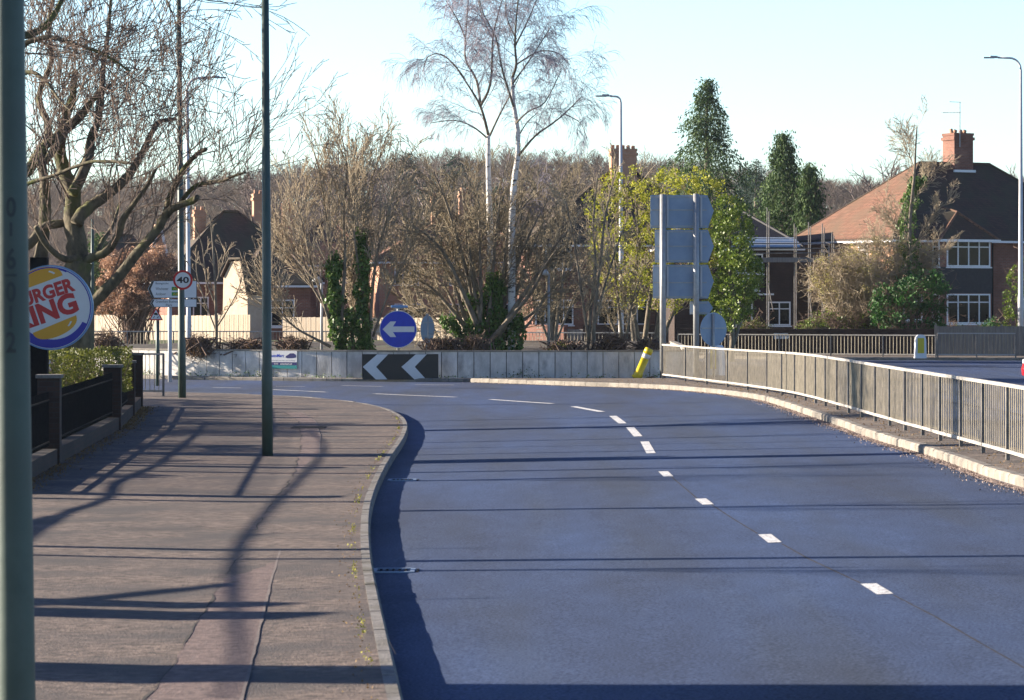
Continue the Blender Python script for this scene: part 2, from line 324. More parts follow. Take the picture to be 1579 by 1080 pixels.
def resample(pts, step):
    out = [Vector(pts[0])]; acc = 0
    for a, b in zip(pts[:-1], pts[1:]):
        a = Vector(a); b = Vector(b); L = (b - a).length; t = step - acc
        while t < L: out.append(a + (b - a) * (t / L)); t += step
        acc = (acc + L) % step if L + acc >= step else acc + L
    out.append(Vector(pts[-1])); return out
def smoothline(pts, it=2):
    for _ in range(it):
        q = [pts[0]]
        for a, b in zip(pts[:-1], pts[1:]): q += [a * .75 + b * .25, a * .25 + b * .75]
        q.append(pts[-1]); pts = q
    return pts
def offset(pts, d):
    out = []
    for i, p in enumerate(pts):
        t = (pts[min(i + 1, len(pts) - 1)] - pts[max(i - 1, 0)]).normalized()
        out.append(p + Vector((-t.y, t.x)) * d)      # left of travel direction for d>0
    return out
def kerb(pts, side, name='kerb', kh=.12, wid=.13, hf=h, m='kerb'):
    rs = resample(pts, .457); inner = offset(rs, side * wid); bev = offset(rs, side * .022); mb = MB()
    for i in range(len(rs) - 1):
        a, b = rs[i], rs[i + 1]; L = (b - a).length
        if L < .1: continue
        g = .006 / L; j = U(-.004, .004); q = lambda s, t: s[i] * (1 - t) + s[i + 1] * t
        A = [(q(rs, g), -.1), (q(rs, g), kh - .03 + j), (q(bev, g), kh + j), (q(inner, g), kh + j), (q(inner, g), -.1)]
        B = [(q(rs, 1 - g), -.1), (q(rs, 1 - g), kh - .03 + j), (q(bev, 1 - g), kh + j), (q(inner, 1 - g), kh + j), (q(inner, 1 - g), -.1)]
        vs = [(p.x, p.y, hf(p.x, p.y) + z) for p, z in A + B]
        fs = [(k, k + 1, k + 6, k + 5) for k in range(4)] + [(4, 3, 2, 1, 0), (5, 6, 7, 8, 9)]
        mb.add(vs, fs)
    o = mb.build(name, M[m]); tag(o, kind='structure'); return rs
# left kerb (outer edge on the road side), photographed points
lk = [G(*p) for p in [(608, 1040), (590, 960), (577, 900), (571, 850), (571, 800), (582, 760), (604, 715), (625, 685), (631, 665), (624, 650), (600, 638), (570, 630.5), (530, 624.5), (480, 620), (430, 617), (370, 614.5), (310, 612.8), (255, 611.5), (200, 610.5)]]
lk = [Vector((p.x, p.y)) for p in lk]
d0 = (lk[0] - lk[1]).normalized()
lk = [Vector((.35, 3)), Vector((-.1, 10))] + lk
lk += [lk[-1] + Vector((-6, 1.2)), lk[-1] + Vector((-35, 4))]
lk = smoothline(lk, 3)
kerb(lk, +1, wid=.10, kh=.115, m='kerb_worn')
li = offset(resample(lk, .5), .098)
zp = lambda x, y: h(x, y) + .112
li = sorted(li, key=lambda p: p.y)
def leftrow(p):
    xs_ = [-45, -25, -12, -8]
    return p
V = []; F = []; nc = 16
for p in li:
    for j in range(nc + 1):
        t = (j / nc) ** .5; x = min(-46, p.x - 1) * (1 - t) + p.x * t; V.append((x, p.y, zp(x, p.y)))
for i in range(len(li) - 1):
    for j in range(nc): F.append((i * (nc + 1) + j, i * (nc + 1) + j + 1, (i + 1) * (nc + 1) + j + 1, (i + 1) * (nc + 1) + j))
tag(link_mesh('pavement', np_mesh('pavement', V, F), M['pave']), kind='structure')
def ribbon(name, pl, pr, lift, m, kind='structure', label=None):
    V = []; F = []
    for a, b in zip(pl, pr): V += [(a.x, a.y, h(a.x, a.y) + lift), (b.x, b.y, h(b.x, b.y) + lift)]
    for i in range(len(pl) - 1): F.append((2 * i, 2 * i + 1, 2 * i + 3, 2 * i + 2))
    o = link_mesh(name, np_mesh(name, V, F), m); tag(o, kind=kind); return o
def g2(l, lift=.116): return [Vector((G(x, y, lift).x, G(x, y, lift).y)) for x, y in l]
# reddish reinstated trench along the footway with its cracked edge and dusty seam
le = g2([(225, 1079), (262, 1030), (318, 935), (345, 895), (378, 848), (400, 805), (425, 770), (452, 735), (462, 700), (466, 672), (460, 650), (440, 636)])
re = g2([(372, 1079), (385, 1030), (408, 935), (418, 895), (432, 848), (446, 805), (462, 770), (484, 735), (492, 700), (494, 672), (487, 650), (466, 636)])
le = [Vector((le[0].x + .1, 12))] + le; re = [Vector((re[0].x + .1, 12))] + re
ls, rs_ = resample(smoothline(le, 1), .35), None
def fit(a, n):
    L = [0]
    for p, q in zip(a[:-1], a[1:]): L.append(L[-1] + (q - p).length)
    out = []
    for i in range(n):
        t = L[-1] * i / (n - 1); k = max(j for j in range(len(L)) if L[j] <= t + 1e-9); k = min(k, len(a) - 2)
        out.append(a[k] + (a[k + 1] - a[k]) * ((t - L[k]) / max(L[k + 1] - L[k], 1e-6)))
    return out
A = fit(le, 150); B = fit(re, 150)
A = [p + Vector((U(-.025, .025), 0)) for p in A]
ribbon('pavement_patch', A, B, .1165, M['pave_red'])
i0 = 0
while i0 < 145:
    i1 = min(149, i0 + random.randint(4, 16)); AA = A[i0:i1 + 1]; w_ = [max(0, U(-.012, .016)) for _ in AA]; w_[0] = w_[-1] = -.003
    ribbon('pavement_crack', [p + Vector((-.004 - w, 0)) for p, w in zip(AA, w_)], [p + Vector((.003 + w * .6, 0)) for p, w in zip(AA, w_)], .1195, M['crack']); i0 = i1 + random.randint(0, 4)
ribbon('pavement_seam', [p + Vector((-.008, 0)) for p in B], [p + Vector((.006 + U(0, .012), 0)) for p in B], .1175, M['seam'])
C = None and fit(g2([(150, 1079), (176, 1010), (180, 960), (192, 900), (196, 870)]), 40)
0 and ribbon('pavement_seam', [p + Vector((-.02 + U(-.04, .02), 0)) for p in C], [p + Vector((.03 + U(-.02, .06), 0)) for p in C], .1165, M['seam'])
for (pts, w) in [([(300, 812), (330, 815), (392, 812), (398, 806)], .03), ([(375, 761), (440, 764), (441, 759), (500, 762)], .05), ([(160, 812), (240, 818), (310, 814)], .02), ([(436, 660), (500, 662)], .06), ([(60, 824), (120, 796), (165, 768), (205, 741)], .05), ([(205, 741), (245, 720), (275, 697)], .04), ([(610, 1010), (600, 990)], .03)]:
    q = fit(g2(pts), 24); ribbon('pavement_crack', [p + Vector((0, -w * U(.3, .8))) for p in q], [p + Vector((0, w * U(.3, .8))) for p in q], .1205, M['crack'])
# dirt and moss where the footway meets the kerb
lin = offset(resample(lk, .12), .15)
pts = []
for p in lin:
    if 15 < p.y < 66:
        for _ in range(7):
            if R() < .15 + .6 * math.sin(p.y * 1.9) * math.sin(p.y * .7 + 1): pts.append((p.x - abs(random.gauss(0, .028)), p.y + U(-.08, .08), zp(p.x, p.y) + .008 + U(0, .012)))
LEAFN = 0
def leaves(name, pts, size, m, parent=None, aspect=.6, flat=0.0, dirs=None, jitter=.5):
    P_ = np.asarray(pts, float); n = len(P_)
    if dirs is None: a = rng.normal(size=(n, 3))
    else: a = np.asarray(dirs, float) + rng.normal(size=(n, 3)) * jitter
    a /= np.linalg.norm(a, axis=1)[:, None]
    b = rng.normal(size=(n, 3)); b[:, 2] += flat * 0; b = np.cross(a, b); b /= np.linalg.norm(b, axis=1)[:, None]
    s = size * rng.uniform(.55, 1.25, n)[:, None]
    c = np.cross(a, b)
    V = np.stack([P_ - a * s * .5, P_ + b * s * aspect * .5 + c * s * .08, P_ + a * s * .5, P_ - b * s * aspect * .5 + c * s * .08], 1).reshape(-1, 3)
    F = np.arange(n * 4).reshape(n, 4)
    return link_mesh(name, np_mesh(name, V, F), m, parent)
M['moss'] = leafmat('kerb_moss', [(.16, .15, .03), (.34, .33, .05), (.5, .5, .1)], .95, .1)
tag(leaves('moss', pts, .022, M['moss']), kind='stuff', label='yellow green moss growing along the back of the kerb', cat='moss')
pts = [(x, y, zp(x, y) + .006) for p in lin if 15 < p.y < 66 for x, y in [(p.x - abs(random.gauss(0, .09)), p.y + U(-.1, .1)) for _ in range(3)]]
tag(leaves('leaf_litter', pts[::3], .022, M['drybush']), kind='stuff', label='dry leaf crumbs gathered behind the left kerb', cat='leaf litter')

# right island (splitter island carrying the guard rail)
rk = [G(*p) for p in [(1579, 757), (1440, 705), (1350, 679), (1290, 656), (1240, 639), (1205, 627), (1180, 619), (1150, 613.5), (1115, 608.5), (1080, 605), (1040, 601.8), (1000, 599.5), (950, 597.5), (880, 595.5), (800, 592.5), (735, 590.2)]]
rk = [Vector((p.x, p.y)) for p in rk]
rk = [Vector((7.6, 4)), Vector((7.25, 20))] + rk
end = rk[-1]
tip = [end + Vector((-.18, .15)), end + Vector((-.2, .5)), end + Vector((0, .8))]
rk2 = smoothline(rk, 2) + tip
kerb(rk2, -1)
ri = offset(resample(rk, .5), -.128)
ri = [p for p in ri]
posts_px = [(1022, 584), (1057, 588.5), (1090, 593), (1122, 597), (1153, 601.5), (1183, 606), (1206, 610), (1226, 614), (1242, 618), (1258, 622), (1273, 626.5), (1291, 632), (1309, 637), (1329, 643.5), (1350, 650), (1372, 656.5), (1396, 664), (1423, 671.5), (1450, 680), (1482, 689), (1516, 699), (1554, 710), (1598, 724)]
posts = [G(x, y, .112) for x, y in posts_px]
def backx(y):                       # far edge of the island behind the rail
    pl = [(p.x, p.y) for p in posts][::-1]
    if y < pl[0][1]: return pl[0][0] + .9
    for a, b in zip(pl[:-1], pl[1:]):
        if a[1] <= y <= b[1]: return a[0] + (b[0] - a[0]) * (y - a[1]) / max(b[1] - a[1], 1e-6) + .7
    return pl[-1][0] + 2.2
V = []; F = []; ri = sorted(ri, key=lambda p: p.y); nc = 8; rr = []
for p in ri: rr.append((p.x, max(backx(p.y), p.x + .3), p.y))
rr.append((end.x + .0, backx(200), end.y + .8))
for (a, b, y) in rr:
    for j in range(nc + 1): x = a + (b - a) * j / nc; V.append((x, y, zp(x, y)))
for i in range(len(rr) - 1):
    for j in range(nc): F.append((i * (nc + 1) + j, i * (nc + 1) + j + 1, (i + 1) * (nc + 1) + j + 1, (i + 1) * (nc + 1) + j))
tag(link_mesh('traffic_island', np_mesh('traffic_island', V, F), M['verge']), kind='structure')
bk = [Vector((b, y)) for a, b, y in rr if y < 92]
kerb(bk, +1 if False else 1, 'kerb')
# gutter grit beside the right kerb and the left kerb
ga = resample(smoothline(rk, 1), .4)
ribbon('gutter_grit', offset(ga, .16), offset(ga, .004), .004, M['grit'])
pts = []
for p in offset(resample(rk, .05), .1):
    if p.y < 92:
        for _ in range(4): x = p.x - abs(random.gauss(0, .14)) + .08; pts.append((x, p.y + U(-.05, .05), h(x, p.y) + .010))
tag(leaves('gravel', pts, .028, mat('pale_grit', (.25, .18, .15), (.5, .4, .34), .95, 20)), kind='stuff', label='pale grit lying in the gutter of the right kerb', cat='gravel')
pts = []
for k in range(2600):
    p = ri[int(U(0, len(ri) - 1))]; bx = backx(p.y); x = U(p.x, bx); pts.append((x, p.y + U(-.3, .3), zp(x, p.y) + .012))
tag(leaves('leaf_litter', pts, .032, M['drybush']), kind='stuff', label='dead leaves and grit scattered on the island under the guard rail', cat='leaf litter')

# road paint
def dash(p0, p1, w, lift=.004):
    a, b = G(*p0, lift), G(*p1, lift); d = Vector((b.x - a.x, b.y - a.y)).normalized(); nn = Vector((-d.y, d.x)) * w / 2
    n = max(1, int((b - a).length / 1.0)); pl = []; pr = []
    for i in range(n + 1):
        t = i / n; q = Vector((a.x + (b.x - a.x) * t, a.y + (b.y - a.y) * t)); pl.append(q + nn); pr.append(q - nn)
    ribbon('lane_marking', pr, pl, lift, M['paint'])
for p0, p1, w in [((1365, 916), (1339, 900), .13), ((1195, 836.5), (1179, 824), .13), ((1092, 778), (1080, 769), .13), ((1031, 735), (1022.5, 727), .13), ((1004, 699), (994, 681), .14), ((984, 673), (971.5, 659), .15), ((960, 653), (945, 641.5), .15),
                  ((928, 635), (884, 627), .15), ((852, 622.5), (756, 616), .15), ((703, 612.5), (577, 607.3), .15), ((503, 604.8), (420, 601), .15), ((590, 596.2), (528, 594.8), .12), ((372, 598.5), (328, 597.6), .12), ((700, 593.8), (640, 593.4), .12), ((470, 596.3), (425, 596.0), .12)]:
    dash(p0, p1, w)
for pts, w in [([(1206, 839), (1245, 861), (1290, 882), (1326, 899)], .005), ([(1098, 779), (1130, 800), (1168, 823)], .005), ([(1378, 918), (1440, 950), (1500, 985), (1579, 1030)], .004), ([(1036, 736), (1055, 752), (1074, 768)], .005)]:
    q = fit(g2(pts, .003), 30); ribbon('road_seam', [p + Vector((-w - U(0, w), 0)) for p in q], [p + Vector((w + U(0, w), 0)) for p in q], .0035, M['crack'])
# gully covers in the left gutter
def gully(px, py, label):
    c = G(px, py, .003); t = thing('drain_cover', label, 'drain cover', c, group='drain covers beside the left kerb')
    mb = MB(); w, d = .34, .36
    for a, b, e, f in [(-w / 2, 0, .04, d), (w / 2, 0, .04, d), (0, -d / 2, w, .04), (0, d / 2, w, .04)]: mb.box((c.x + a, c.y + b, c.z + .006), (e, f, .014))
    mb.build('rim', M['signback'], t); mb = MB()
    for i in range(7): mb.box((c.x - w / 2 + .055 + i * .055, c.y, c.z + .004), (.022, d - .05, .01))
    mb.build('grate', M['darkmetal'], t)
gully(607, 881, 'iron drain cover in the gutter, nearer to the camera')
gully(620, 741, 'iron drain cover in the gutter, farther along the kerb')
def small_cover(px, py, w, l, label):
    c = G(px, py, .116); o = MB().box((c.x, c.y, c.z + .001), (w, l, .008)).build('utility_cover', M['darkmetal']); tag(o, label, 'utility cover')
small_cover(476, 659, .62, .9, 'dark iron utility cover set in the footway beyond the middle lamp column')

# ---------------------------------------------------------------- central roundabout island behind a concrete retaining wall
RC, RR = Vector((-.4, 109.0)), 16.2
def arc(px):                         # angle of the ray hitting the wall circle
    k = (px - CX) / FPX; A_ = k * k + 1; B_ = -2 * (k * RC.x + RC.y); C_ = RC.x ** 2 + RC.y ** 2 - RR ** 2
    y = (-B_ - math.sqrt(B_ * B_ - 4 * A_ * C_)) / (2 * A_); return math.atan2(k * y - RC.x, RC.y - y)
WT = .86
w = thing('retaining_wall', 'low curved concrete panel wall round the roundabout planting', 'wall', (RC.x, RC.y - RR, 0))
mb = MB(); jb = MB(); mc = MB()
th = math.radians(-58); dth = .475 / RR; i = 0
TE = arc(1068)
while th < TE:
    a, b = th + .022 / RR, th + dth; r0 = RR + U(-.006, .006)
    def pt(t, r, z): return (RC.x + r * math.sin(t), RC.y - r * math.cos(t), z)
    m_ = (a + b) / 2; tt = [a, m_, b]
    vs = [pt(t, r0, z) for z in (-.05, WT) for t in tt] + [pt(t, r0 - .12, z) for z in (-.05, WT) for t in tt]
    mb.add(vs, [(0, 1, 4, 3), (1, 2, 5, 4), (3, 4, 10, 9), (4, 5, 11, 10), (0, 3, 9, 6), (2, 8, 11, 5), (6, 9, 10, 7), (7, 10, 11, 8)])
    vs = [pt(t, r, z) for z in (-.05, WT - .01) for t in (th - .01 / RR, a + .01 / RR) for r in (RR - .045, RR - .1)]
    jb.add(vs, [(0, 2, 6, 4), (4, 6, 7, 5)])
    vs = [pt(t, r, z) for z in (WT + .003, WT + .045) for t in (th, th + dth) for r in (RR + .03, RR - .16)]
    mc.add(vs, [(0, 2, 6, 4), (4, 6, 7, 5), (0, 1, 3, 2)])
    th += dth; i += 1
ex = RC.x + RR * math.sin(TE); ey = RC.y - RR * math.cos(TE)
for k in range(46): y0 = ey + .48 * k; mb.box((ex + .05 + k * .01, y0 + .26, WT / 2 - .02), (.12, .455, WT + .04)); mc.box((ex + .05 + k * .01, y0 + .26, WT + .024), (.19, .478, .042))
mb.build('concrete_panels', M['concrete'], w); jb.build('joint_strips', M['joint'], w); mc.build('coping', M['kerb'], w)
wp = []
for _ in range(1500):
    t_ = U(math.radians(-45), TE); cl = .5 + .5 * math.sin(t_ * 37) * math.sin(t_ * 13.1 + 1)
    if R() < cl ** 2 + .05: r_ = RR + abs(gauss_(0, .06)) + .02; wp.append((RC.x + r_ * math.sin(t_), RC.y - r_ * math.cos(t_), .10 + abs(gauss_(0, .05)) * (1 + 2 * cl ** 3)))
tag(leaves('weeds', wp, .06, M['ivy']), kind='stuff', label='weeds and moss growing along the foot of the concrete wall', cat='weeds')
kp = [Vector((RC.x + (RR + .55) * math.sin(t), RC.y - (RR + .55) * math.cos(t))) for t in np.linspace(math.radians(-55), arc(733), 60)]
kerb(kp, +1, 'kerb', .10)
mb = MB()
for t0, t1 in zip(np.linspace(math.radians(-55), arc(760), 40)[:-1], np.linspace(math.radians(-55), arc(760), 40)[1:]):
    vs = [(RC.x + r * math.sin(t), RC.y - r * math.cos(t), .095) for t in (t0, t1) for r in (RR + .43, RR - .05)]; mb.add(vs, [(0, 2, 3, 1)])
tag(mb.build('wall_margin', M['verge']), kind='structure')
mb = MB(); N_ = 64
for k in range(12):
    for j in range(N_):
        def q(k, j): r = (RR - .05) * (1 - k / 12); t = 2 * math.pi * j / N_; return (min(RC.x + r * math.sin(t), ex), RC.y - r * math.cos(t), .74 + .18 * math.sin(k / 12 * 1.5) + .05 * math.sin(j * 1.3 + k))
        if k < 11: mb.add([q(k, j), q(k, j + 1), q(k + 1, j + 1), q(k + 1, j)], [(0, 1, 2, 3)])
        else: mb.add([q(k, j), q(k, j + 1), (RC.x, RC.y, .93)], [(0, 1, 2)])
tag(mb.build('roundabout_soil', M['soil'], smooth=True), kind='structure')
# side banks / pavement on the far side
def flat(name, pts, m, th_=0): 
    mb = MB(); mb.add(pts, [tuple(range(len(pts)))]); o = mb.build(name, m); tag(o, kind='structure'); return o
kerb([Vector((-60, 140)), Vector((-20, 136.5)), Vector((-8, 136)), Vector((6, 133)), Vector((12, 127)), Vector((45, 124.5))], 1, 'kerb')
mb = MB(); A = [(-60, 140.13), (-20, 136.63), (-8, 136.13), (6, 133.13), (12, 127.13), (45, 124.63)]
for (a, b) in zip(A[:-1], A[1:]): mb.add([(a[0], a[1], .112), (b[0], b[1], .112), (b[0], 150, .16), (a[0], 150, .16)], [(0, 1, 2, 3)])
tag(mb.build('far_pavement', M['verge']), kind='structure')
flat('grass_verge', [(-60, 141.5, .13), (-1, 138.5, .13), (-1, 149, .55), (-60, 149, .55)], M['grass'])
# terrain beyond, rising into a wooded hill
def hz(x, y):
    t = sm((y - 175) / 290); b = 16.2 + 1.6 * math.sin(x * .03 + 1) + .9 * math.sin(x * .075 + 2)
    if x > 32: b -= 1.3 * sm((x - 32) / 10)
    return .17 + b * t
xs = np.linspace(-260, 260, 80); ys = np.concatenate([np.linspace(149.5, 470, 40), [520, 700, 1500, 3500]])
V = [(x * (1 + max(0, y - 470) / 300), y, hz(x, min(y, 470)) + (y > 150) * .0 - max(0, y - 470) * .02) for y in ys for x in xs]; n = len(xs)
F = [(i * n + j, i * n + j + 1, (i + 1) * n + j + 1, (i + 1) * n + j) for i in range(len(ys) - 1) for j in range(n - 1)]
tag(link_mesh('hillside', np_mesh('hillside', V, F), M['hill']), kind='structure')
mb = MB(); mb.add([(-3500, -200, -.6), (3500, -200, -.6), (3500, 3600, -.6), (-3500, 3600, -.6)], [(0, 1, 2, 3)]); tag(mb.build('ground', M['hill']), kind='structure')
# yard soil behind the boundary fence on the left
FL = [G(x, y, .112) for x, y in [(55, 736), (88, 716), (135, 690), (186, 663), (205, 641), (216, 627)]]
FL = [Vector((p.x, p.y)) for p in FL]
mb = MB()
A = [Vector((FL[0].x + .3, FL[0].y - 6))] + FL
for a, b in zip(A[:-1], A[1:]): mb.add([(-44, a.y, zp(-44, a.y) + .01), (a.x - .1, a.y, zp(a.x, a.y) + .01), (b.x - .1, b.y, zp(b.x, b.y) + .01), (-44, b.y, zp(-44, b.y) + .01)], [(0, 1, 2, 3)])
tag(mb.build('yard_soil', M['soil']), kind='structure')
# ---------------------------------------------------------------- guard rails
def guardrail(name, label, pts, height, m, bar_gap=.155, bar_r=.0085, foot=.12, cat='guard rail', group=None, post=.05, sub=None, rail_t=.045):
    """pts: ground points of the posts"""
    t = thing(name, label, cat, pts[0], group=group); up = Vector((0, 0, 1))
    for p in pts: MB().box((p.x, p.y, p.z + height / 2), (post, post, height)).build('post', M['post'], t)
    mb = MB()
    for a, b in zip(pts[:-1], pts[1:]): mb.bar(a + up * (height - rail_t * .3), b + up * (height - rail_t * .3), rail_t + .012, rail_t)
    mb.build('top_rail', m, t); mb = MB()
    for a, b in zip(pts[:-1], pts[1:]): mb.bar(a + up * foot, b + up * foot, rail_t, rail_t)
    mb.build('bottom_rail', m, t)
    for a, b in zip(pts[:-1], pts[1:]):
        mb = MB(); L = (b - a).length; n = max(2, int(L / bar_gap))
        for k in range(1, n):
            q = a + (b - a) * (k / n); mb.tube([q + up * (foot + .01), q + up * (height - .03)], bar_r, 4, False)
        mb.build('infill_bars', M['bars'], t)
    return t
guardrail('guard_rail', 'long galvanised pedestrian guard rail along the right kerb of the main road', posts, .99, M['rail'])
a = G(252, 611, .112); b = Vector((a.x - 2.0, a.y + .4, a.z)); c = b + Vector((-2, .5, 0))
guardrail('guard_rail', 'short pedestrian guard rail at the end of the left footway beyond the brick piers', [a, b, c], 1.02, M['rail'], .11)
zf = .112
def lin(a, b, n): a = Vector(a); b = Vector(b); return [a + (b - a) * i / (n - 1) for i in range(n)]
guardrail('guard_rail', 'far guard rail in front of the brick house, beyond the birch trees', lin(P(800, 0, 133.5).xy.to_3d() + Vector((0, 0, zf)), P(1016, 0, 131.5).xy.to_3d() + Vector((0, 0, zf)), 5), .95, M['rail'], .14, .012)
guardrail('guard_rail', 'far guard rail in front of the dark garden wall with the street nameplate', lin(P(1046, 0, 131).xy.to_3d() + Vector((0, 0, zf)), P(1443, 0, 126.5).xy.to_3d() + Vector((0, 0, zf)), 6), .90, M['rail'], .14, .014)
guardrail('guard_rail', 'shaded guard rail in front of the blue grey wooden fence at the far right', lin(P(1446, 0, 126.6).xy.to_3d() + Vector((0, 0, zf)), P(1566, 0, 126).xy.to_3d() + Vector((0, 0, zf)), 3), .98, M['galv'], .15, .012)
guardrail('guard_rail', 'far guard rail along the verge below the pale wooden fence on the left', lin((-29, 139.6, zf), (-.5, 137.4, zf), 15), .95, M['rail'], .14, .012)

# ---------------------------------------------------------------- lamp columns
def lamp_head(t, tip, d, L, m):
    mb = MB(); a = Vector(tip); d = Vector(d).normalized(); mb.bar(a, a + d * L, .16, .05); mb.bar(a + d * .02 + Vector((0, 0, .04)), a + d * L * .55 + Vector((0, 0, .05)), .11, .06)
    o = mb.build('lantern', m, t, bevel=.015)
    MB().bar(a + d * .15 + Vector((0, 0, -.03)), a + d * (L - .04) + Vector((0, 0, -.03)), .12, .01).build('lens', M['glass'], o)
def column(label, base, top, r0, r1, m, arm=None, group='street lamp columns', name='street_lamp', sleeve=1.3, photocell=True):
    base = Vector(base); top = Vector(top); t = thing(name, label, 'street lamp', base, group=group)
    d = (top - base); L = d.length; d.normalize()
    p = [base - d * .05, base + d * sleeve, base + d * (sleeve + .12), top]
    MB().tube(p, [r0, r0, r0 * .86 if sleeve else r0, r1], 20).build('column', m, t, smooth=True)
    if arm:
        ax, al = Vector(arm[0]).normalized(), arm[1]; R_ = min(.55, al * .5)
        pts = [top, top + Vector((0, 0, .02))]
        for k in range(7): an = k / 6 * math.pi / 2; pts.append(top + ax * (R_ * (1 - math.cos(an))) + Vector((0, 0, R_ * math.sin(an) + .02)))
        pts.append(top + ax * al + Vector((0, 0, R_ + .04)))
        MB().tube(pts, r1 * .8, 8).build('bracket_arm', m, t, smooth=True); lamp_head(t, pts[-1], ax, .62, M['galv'])
    return t
F0 = P(26, 1102, 15.6); F0.z = h(F0.x, F0.y) + .11
F1 = P(13.5, -6, 15.6)
dl = (F1 - F0).normalized(); Ftop = F0 + dl * 8.3
fore = thing('street_lamp', 'large green grey lamp column at the left edge with stencilled numbers 016-012', 'street lamp', F0, group='street lamp columns')
MB().tube([F0 - dl * .05, F0 + dl * .30, F0 + dl * 4.6, Ftop], [.097, .096, .070, .05], 40).build('column', M['column'], fore, smooth=True)
MB().tube([Ftop, Ftop + Vector((.05, 0, .4)), Ftop + Vector((.5, 0, .6)), Ftop + Vector((1.4, 0, .62))], .03, 8).build('bracket_arm', M['column'], fore, smooth=True)
lamp_head(fore, Ftop + Vector((1.4, 0, .62)), (1, 0, 0), .6, M['galv'])
for s, y0, y1, w in [('0', 305, 336, 15), ('1', 344, 365, 4), ('6', 383, 416, 15), ('-', 423, 427, 18), ('0', 435, 466, 15), ('1', 472, 505, 4), ('2', 512, 544, 16)]:
    pc = P(21, (y0 + y1) / 2, 15.6); tt = (pc.z - F0.z) / dl.z; cen = F0 + dl * tt
    Lr = tt if tt < 99 else 0; rad = .096 + (.070 - .096) * min(1, max(0, (tt - .3) / 4.3)) if tt < 4.6 else .07
    rad += .0042; ox = pc.x - cen.x; oy = -math.sqrt(max(rad * rad - ox * ox, .0001)); yaw = math.asin(max(-1, min(1, ox / rad)))
    s_ = 15.6 / FPX; fr = frame((cen.x + ox, cen.y + oy, pc.z), yaw); hh = (y1 - y0) / 2 * s_; ww = w / 2 * s_
    o = text('stencil_number', s, fr, (-ww, -hh, ww, hh), .0012, M['ink'], fore, bold=.02) if s != '-' else MB().plate(fr, [(-ww + ww * k / 4, -hh) for k in range(9)] + [(ww - ww * k / 4, hh) for k in range(9)], .0012, .0005).build('stencil_number', M['ink'], fore)
    # wrap the stencilled figure round the column
    for v in o.data.vertices:
        wv = v.co + ORG[fore.name]; ax_ = F0 + dl * ((wv.z - F0.z) / dl.z); dx = max(-rad * .98, min(rad * .98, wv.x - ax_.x)); v.co = Vector((ax_.x + dx, ax_.y - math.sqrt(rad * rad - dx * dx), wv.z)) - ORG[fore.name]
mbz = G(412.5, 703, .112); mt_ = P(408, -170, mbz.y)
column('green grey lamp column standing in the middle of the left footway, sunlit down one side', mbz, mt_, .083, .052, M['column'], ((1, 0, 0), 1.3))
b40 = G(281, 613.5, .112); t40 = P(275, -75, b40.y)
lamp40 = column('green grey lamp column carrying the round 40 sign at the end of the left footway', b40, t40, .092, .05, M['column'], ((1, 0, 0), 1.3))
b = P(291.5, 536, 131); b.z = .1
column('pale lamp column beyond the direction sign, lantern seen through the plane tree twigs', b, P(288.5, 140, 131), .11, .07, M['whitepole'], ((1, 0, 0), 1.0), sleeve=1.6)
b = P(958, 530, 134); b.z = .1
column('tall pale lamp column rising behind the yellow green tree, lantern pointing left', b, P(957, 158, 134), .115, .055, M['whitepole'], ((-1, 0, 0), .45), sleeve=1.6)
b = P(1574, 548, 133); b.z = .1
column('tall pale lamp column at the right edge, lantern pointing left over the road', b, P(1574, 108, 133), .125, .055, M['whitepole'], ((-1, 0, 0), .95), sleeve=2.4)
def smallpost(label, px, ytop, D, r, m):
    b = P(px, 0, D); b.z = .7; tp = P(px, ytop, D); t = thing('lamp_post', label, 'lamp post', b, group='small lamp posts in the roundabout planting')
    MB().tube([b, Vector((b.x, b.y, tp.z))], [r, r * .8], 10).build('post', m, t, smooth=True)
    mb = MB(); mb.tube([tp + Vector((0, 0, .02)), tp + Vector((-.10, -.05, .1)), tp + Vector((-.28, -.1, .06))], [.05, .1, .03], 10); mb.build('lantern', M['whitepole'], t, smooth=True)
smallpost('short white lamp post in front of the ivy covered stems on the roundabout', 496, 436, 101, .045, M['whitepole'])
smallpost('short grey lamp post standing just right of the birch trunks', 846, 425, 98, .045, M['galv'])
b = G(142, 577, .1); b.z = .1; b = P(143, 577, 96); b.z = .1
t = thing('street_lamp', 'slim old column between the plane tree trunk and the round restaurant sign', 'street lamp', b, group='street lamp columns')
MB().tube([b, P(142.5, 420, 96), P(142.5, 338, 96)], [.06, .055, .04], 12).build('column', M['column'], t, smooth=True)

# ---------------------------------------------------------------- signs
def disc_sign(mbs, fr, r, th=.004): pass
# 40 roundel clamped on its lamp column
c = P(282, 432, b40.y - .11); fr = frame(c)
t = thing('speed_limit_sign', 'round red bordered 40 speed limit sign fixed to a lamp column', 'road sign', c)
MB().plate(fr, circ(.232), 0, .004).build('plate', M['red'], t); MB().plate(fr, circ(.182), .0045, .002).build('white_disc', M['white'], t)
text('numerals', '40', fr, (-.145, -.075, .145, .075), .0085, M['black'], t, bold=.025)
MB().box(c + Vector((0, .05, .09)), (.2, .06, .03)).box(c + Vector((0, .05, -.09)), (.2, .06, .03)).build('clamp', M['galv'], t)
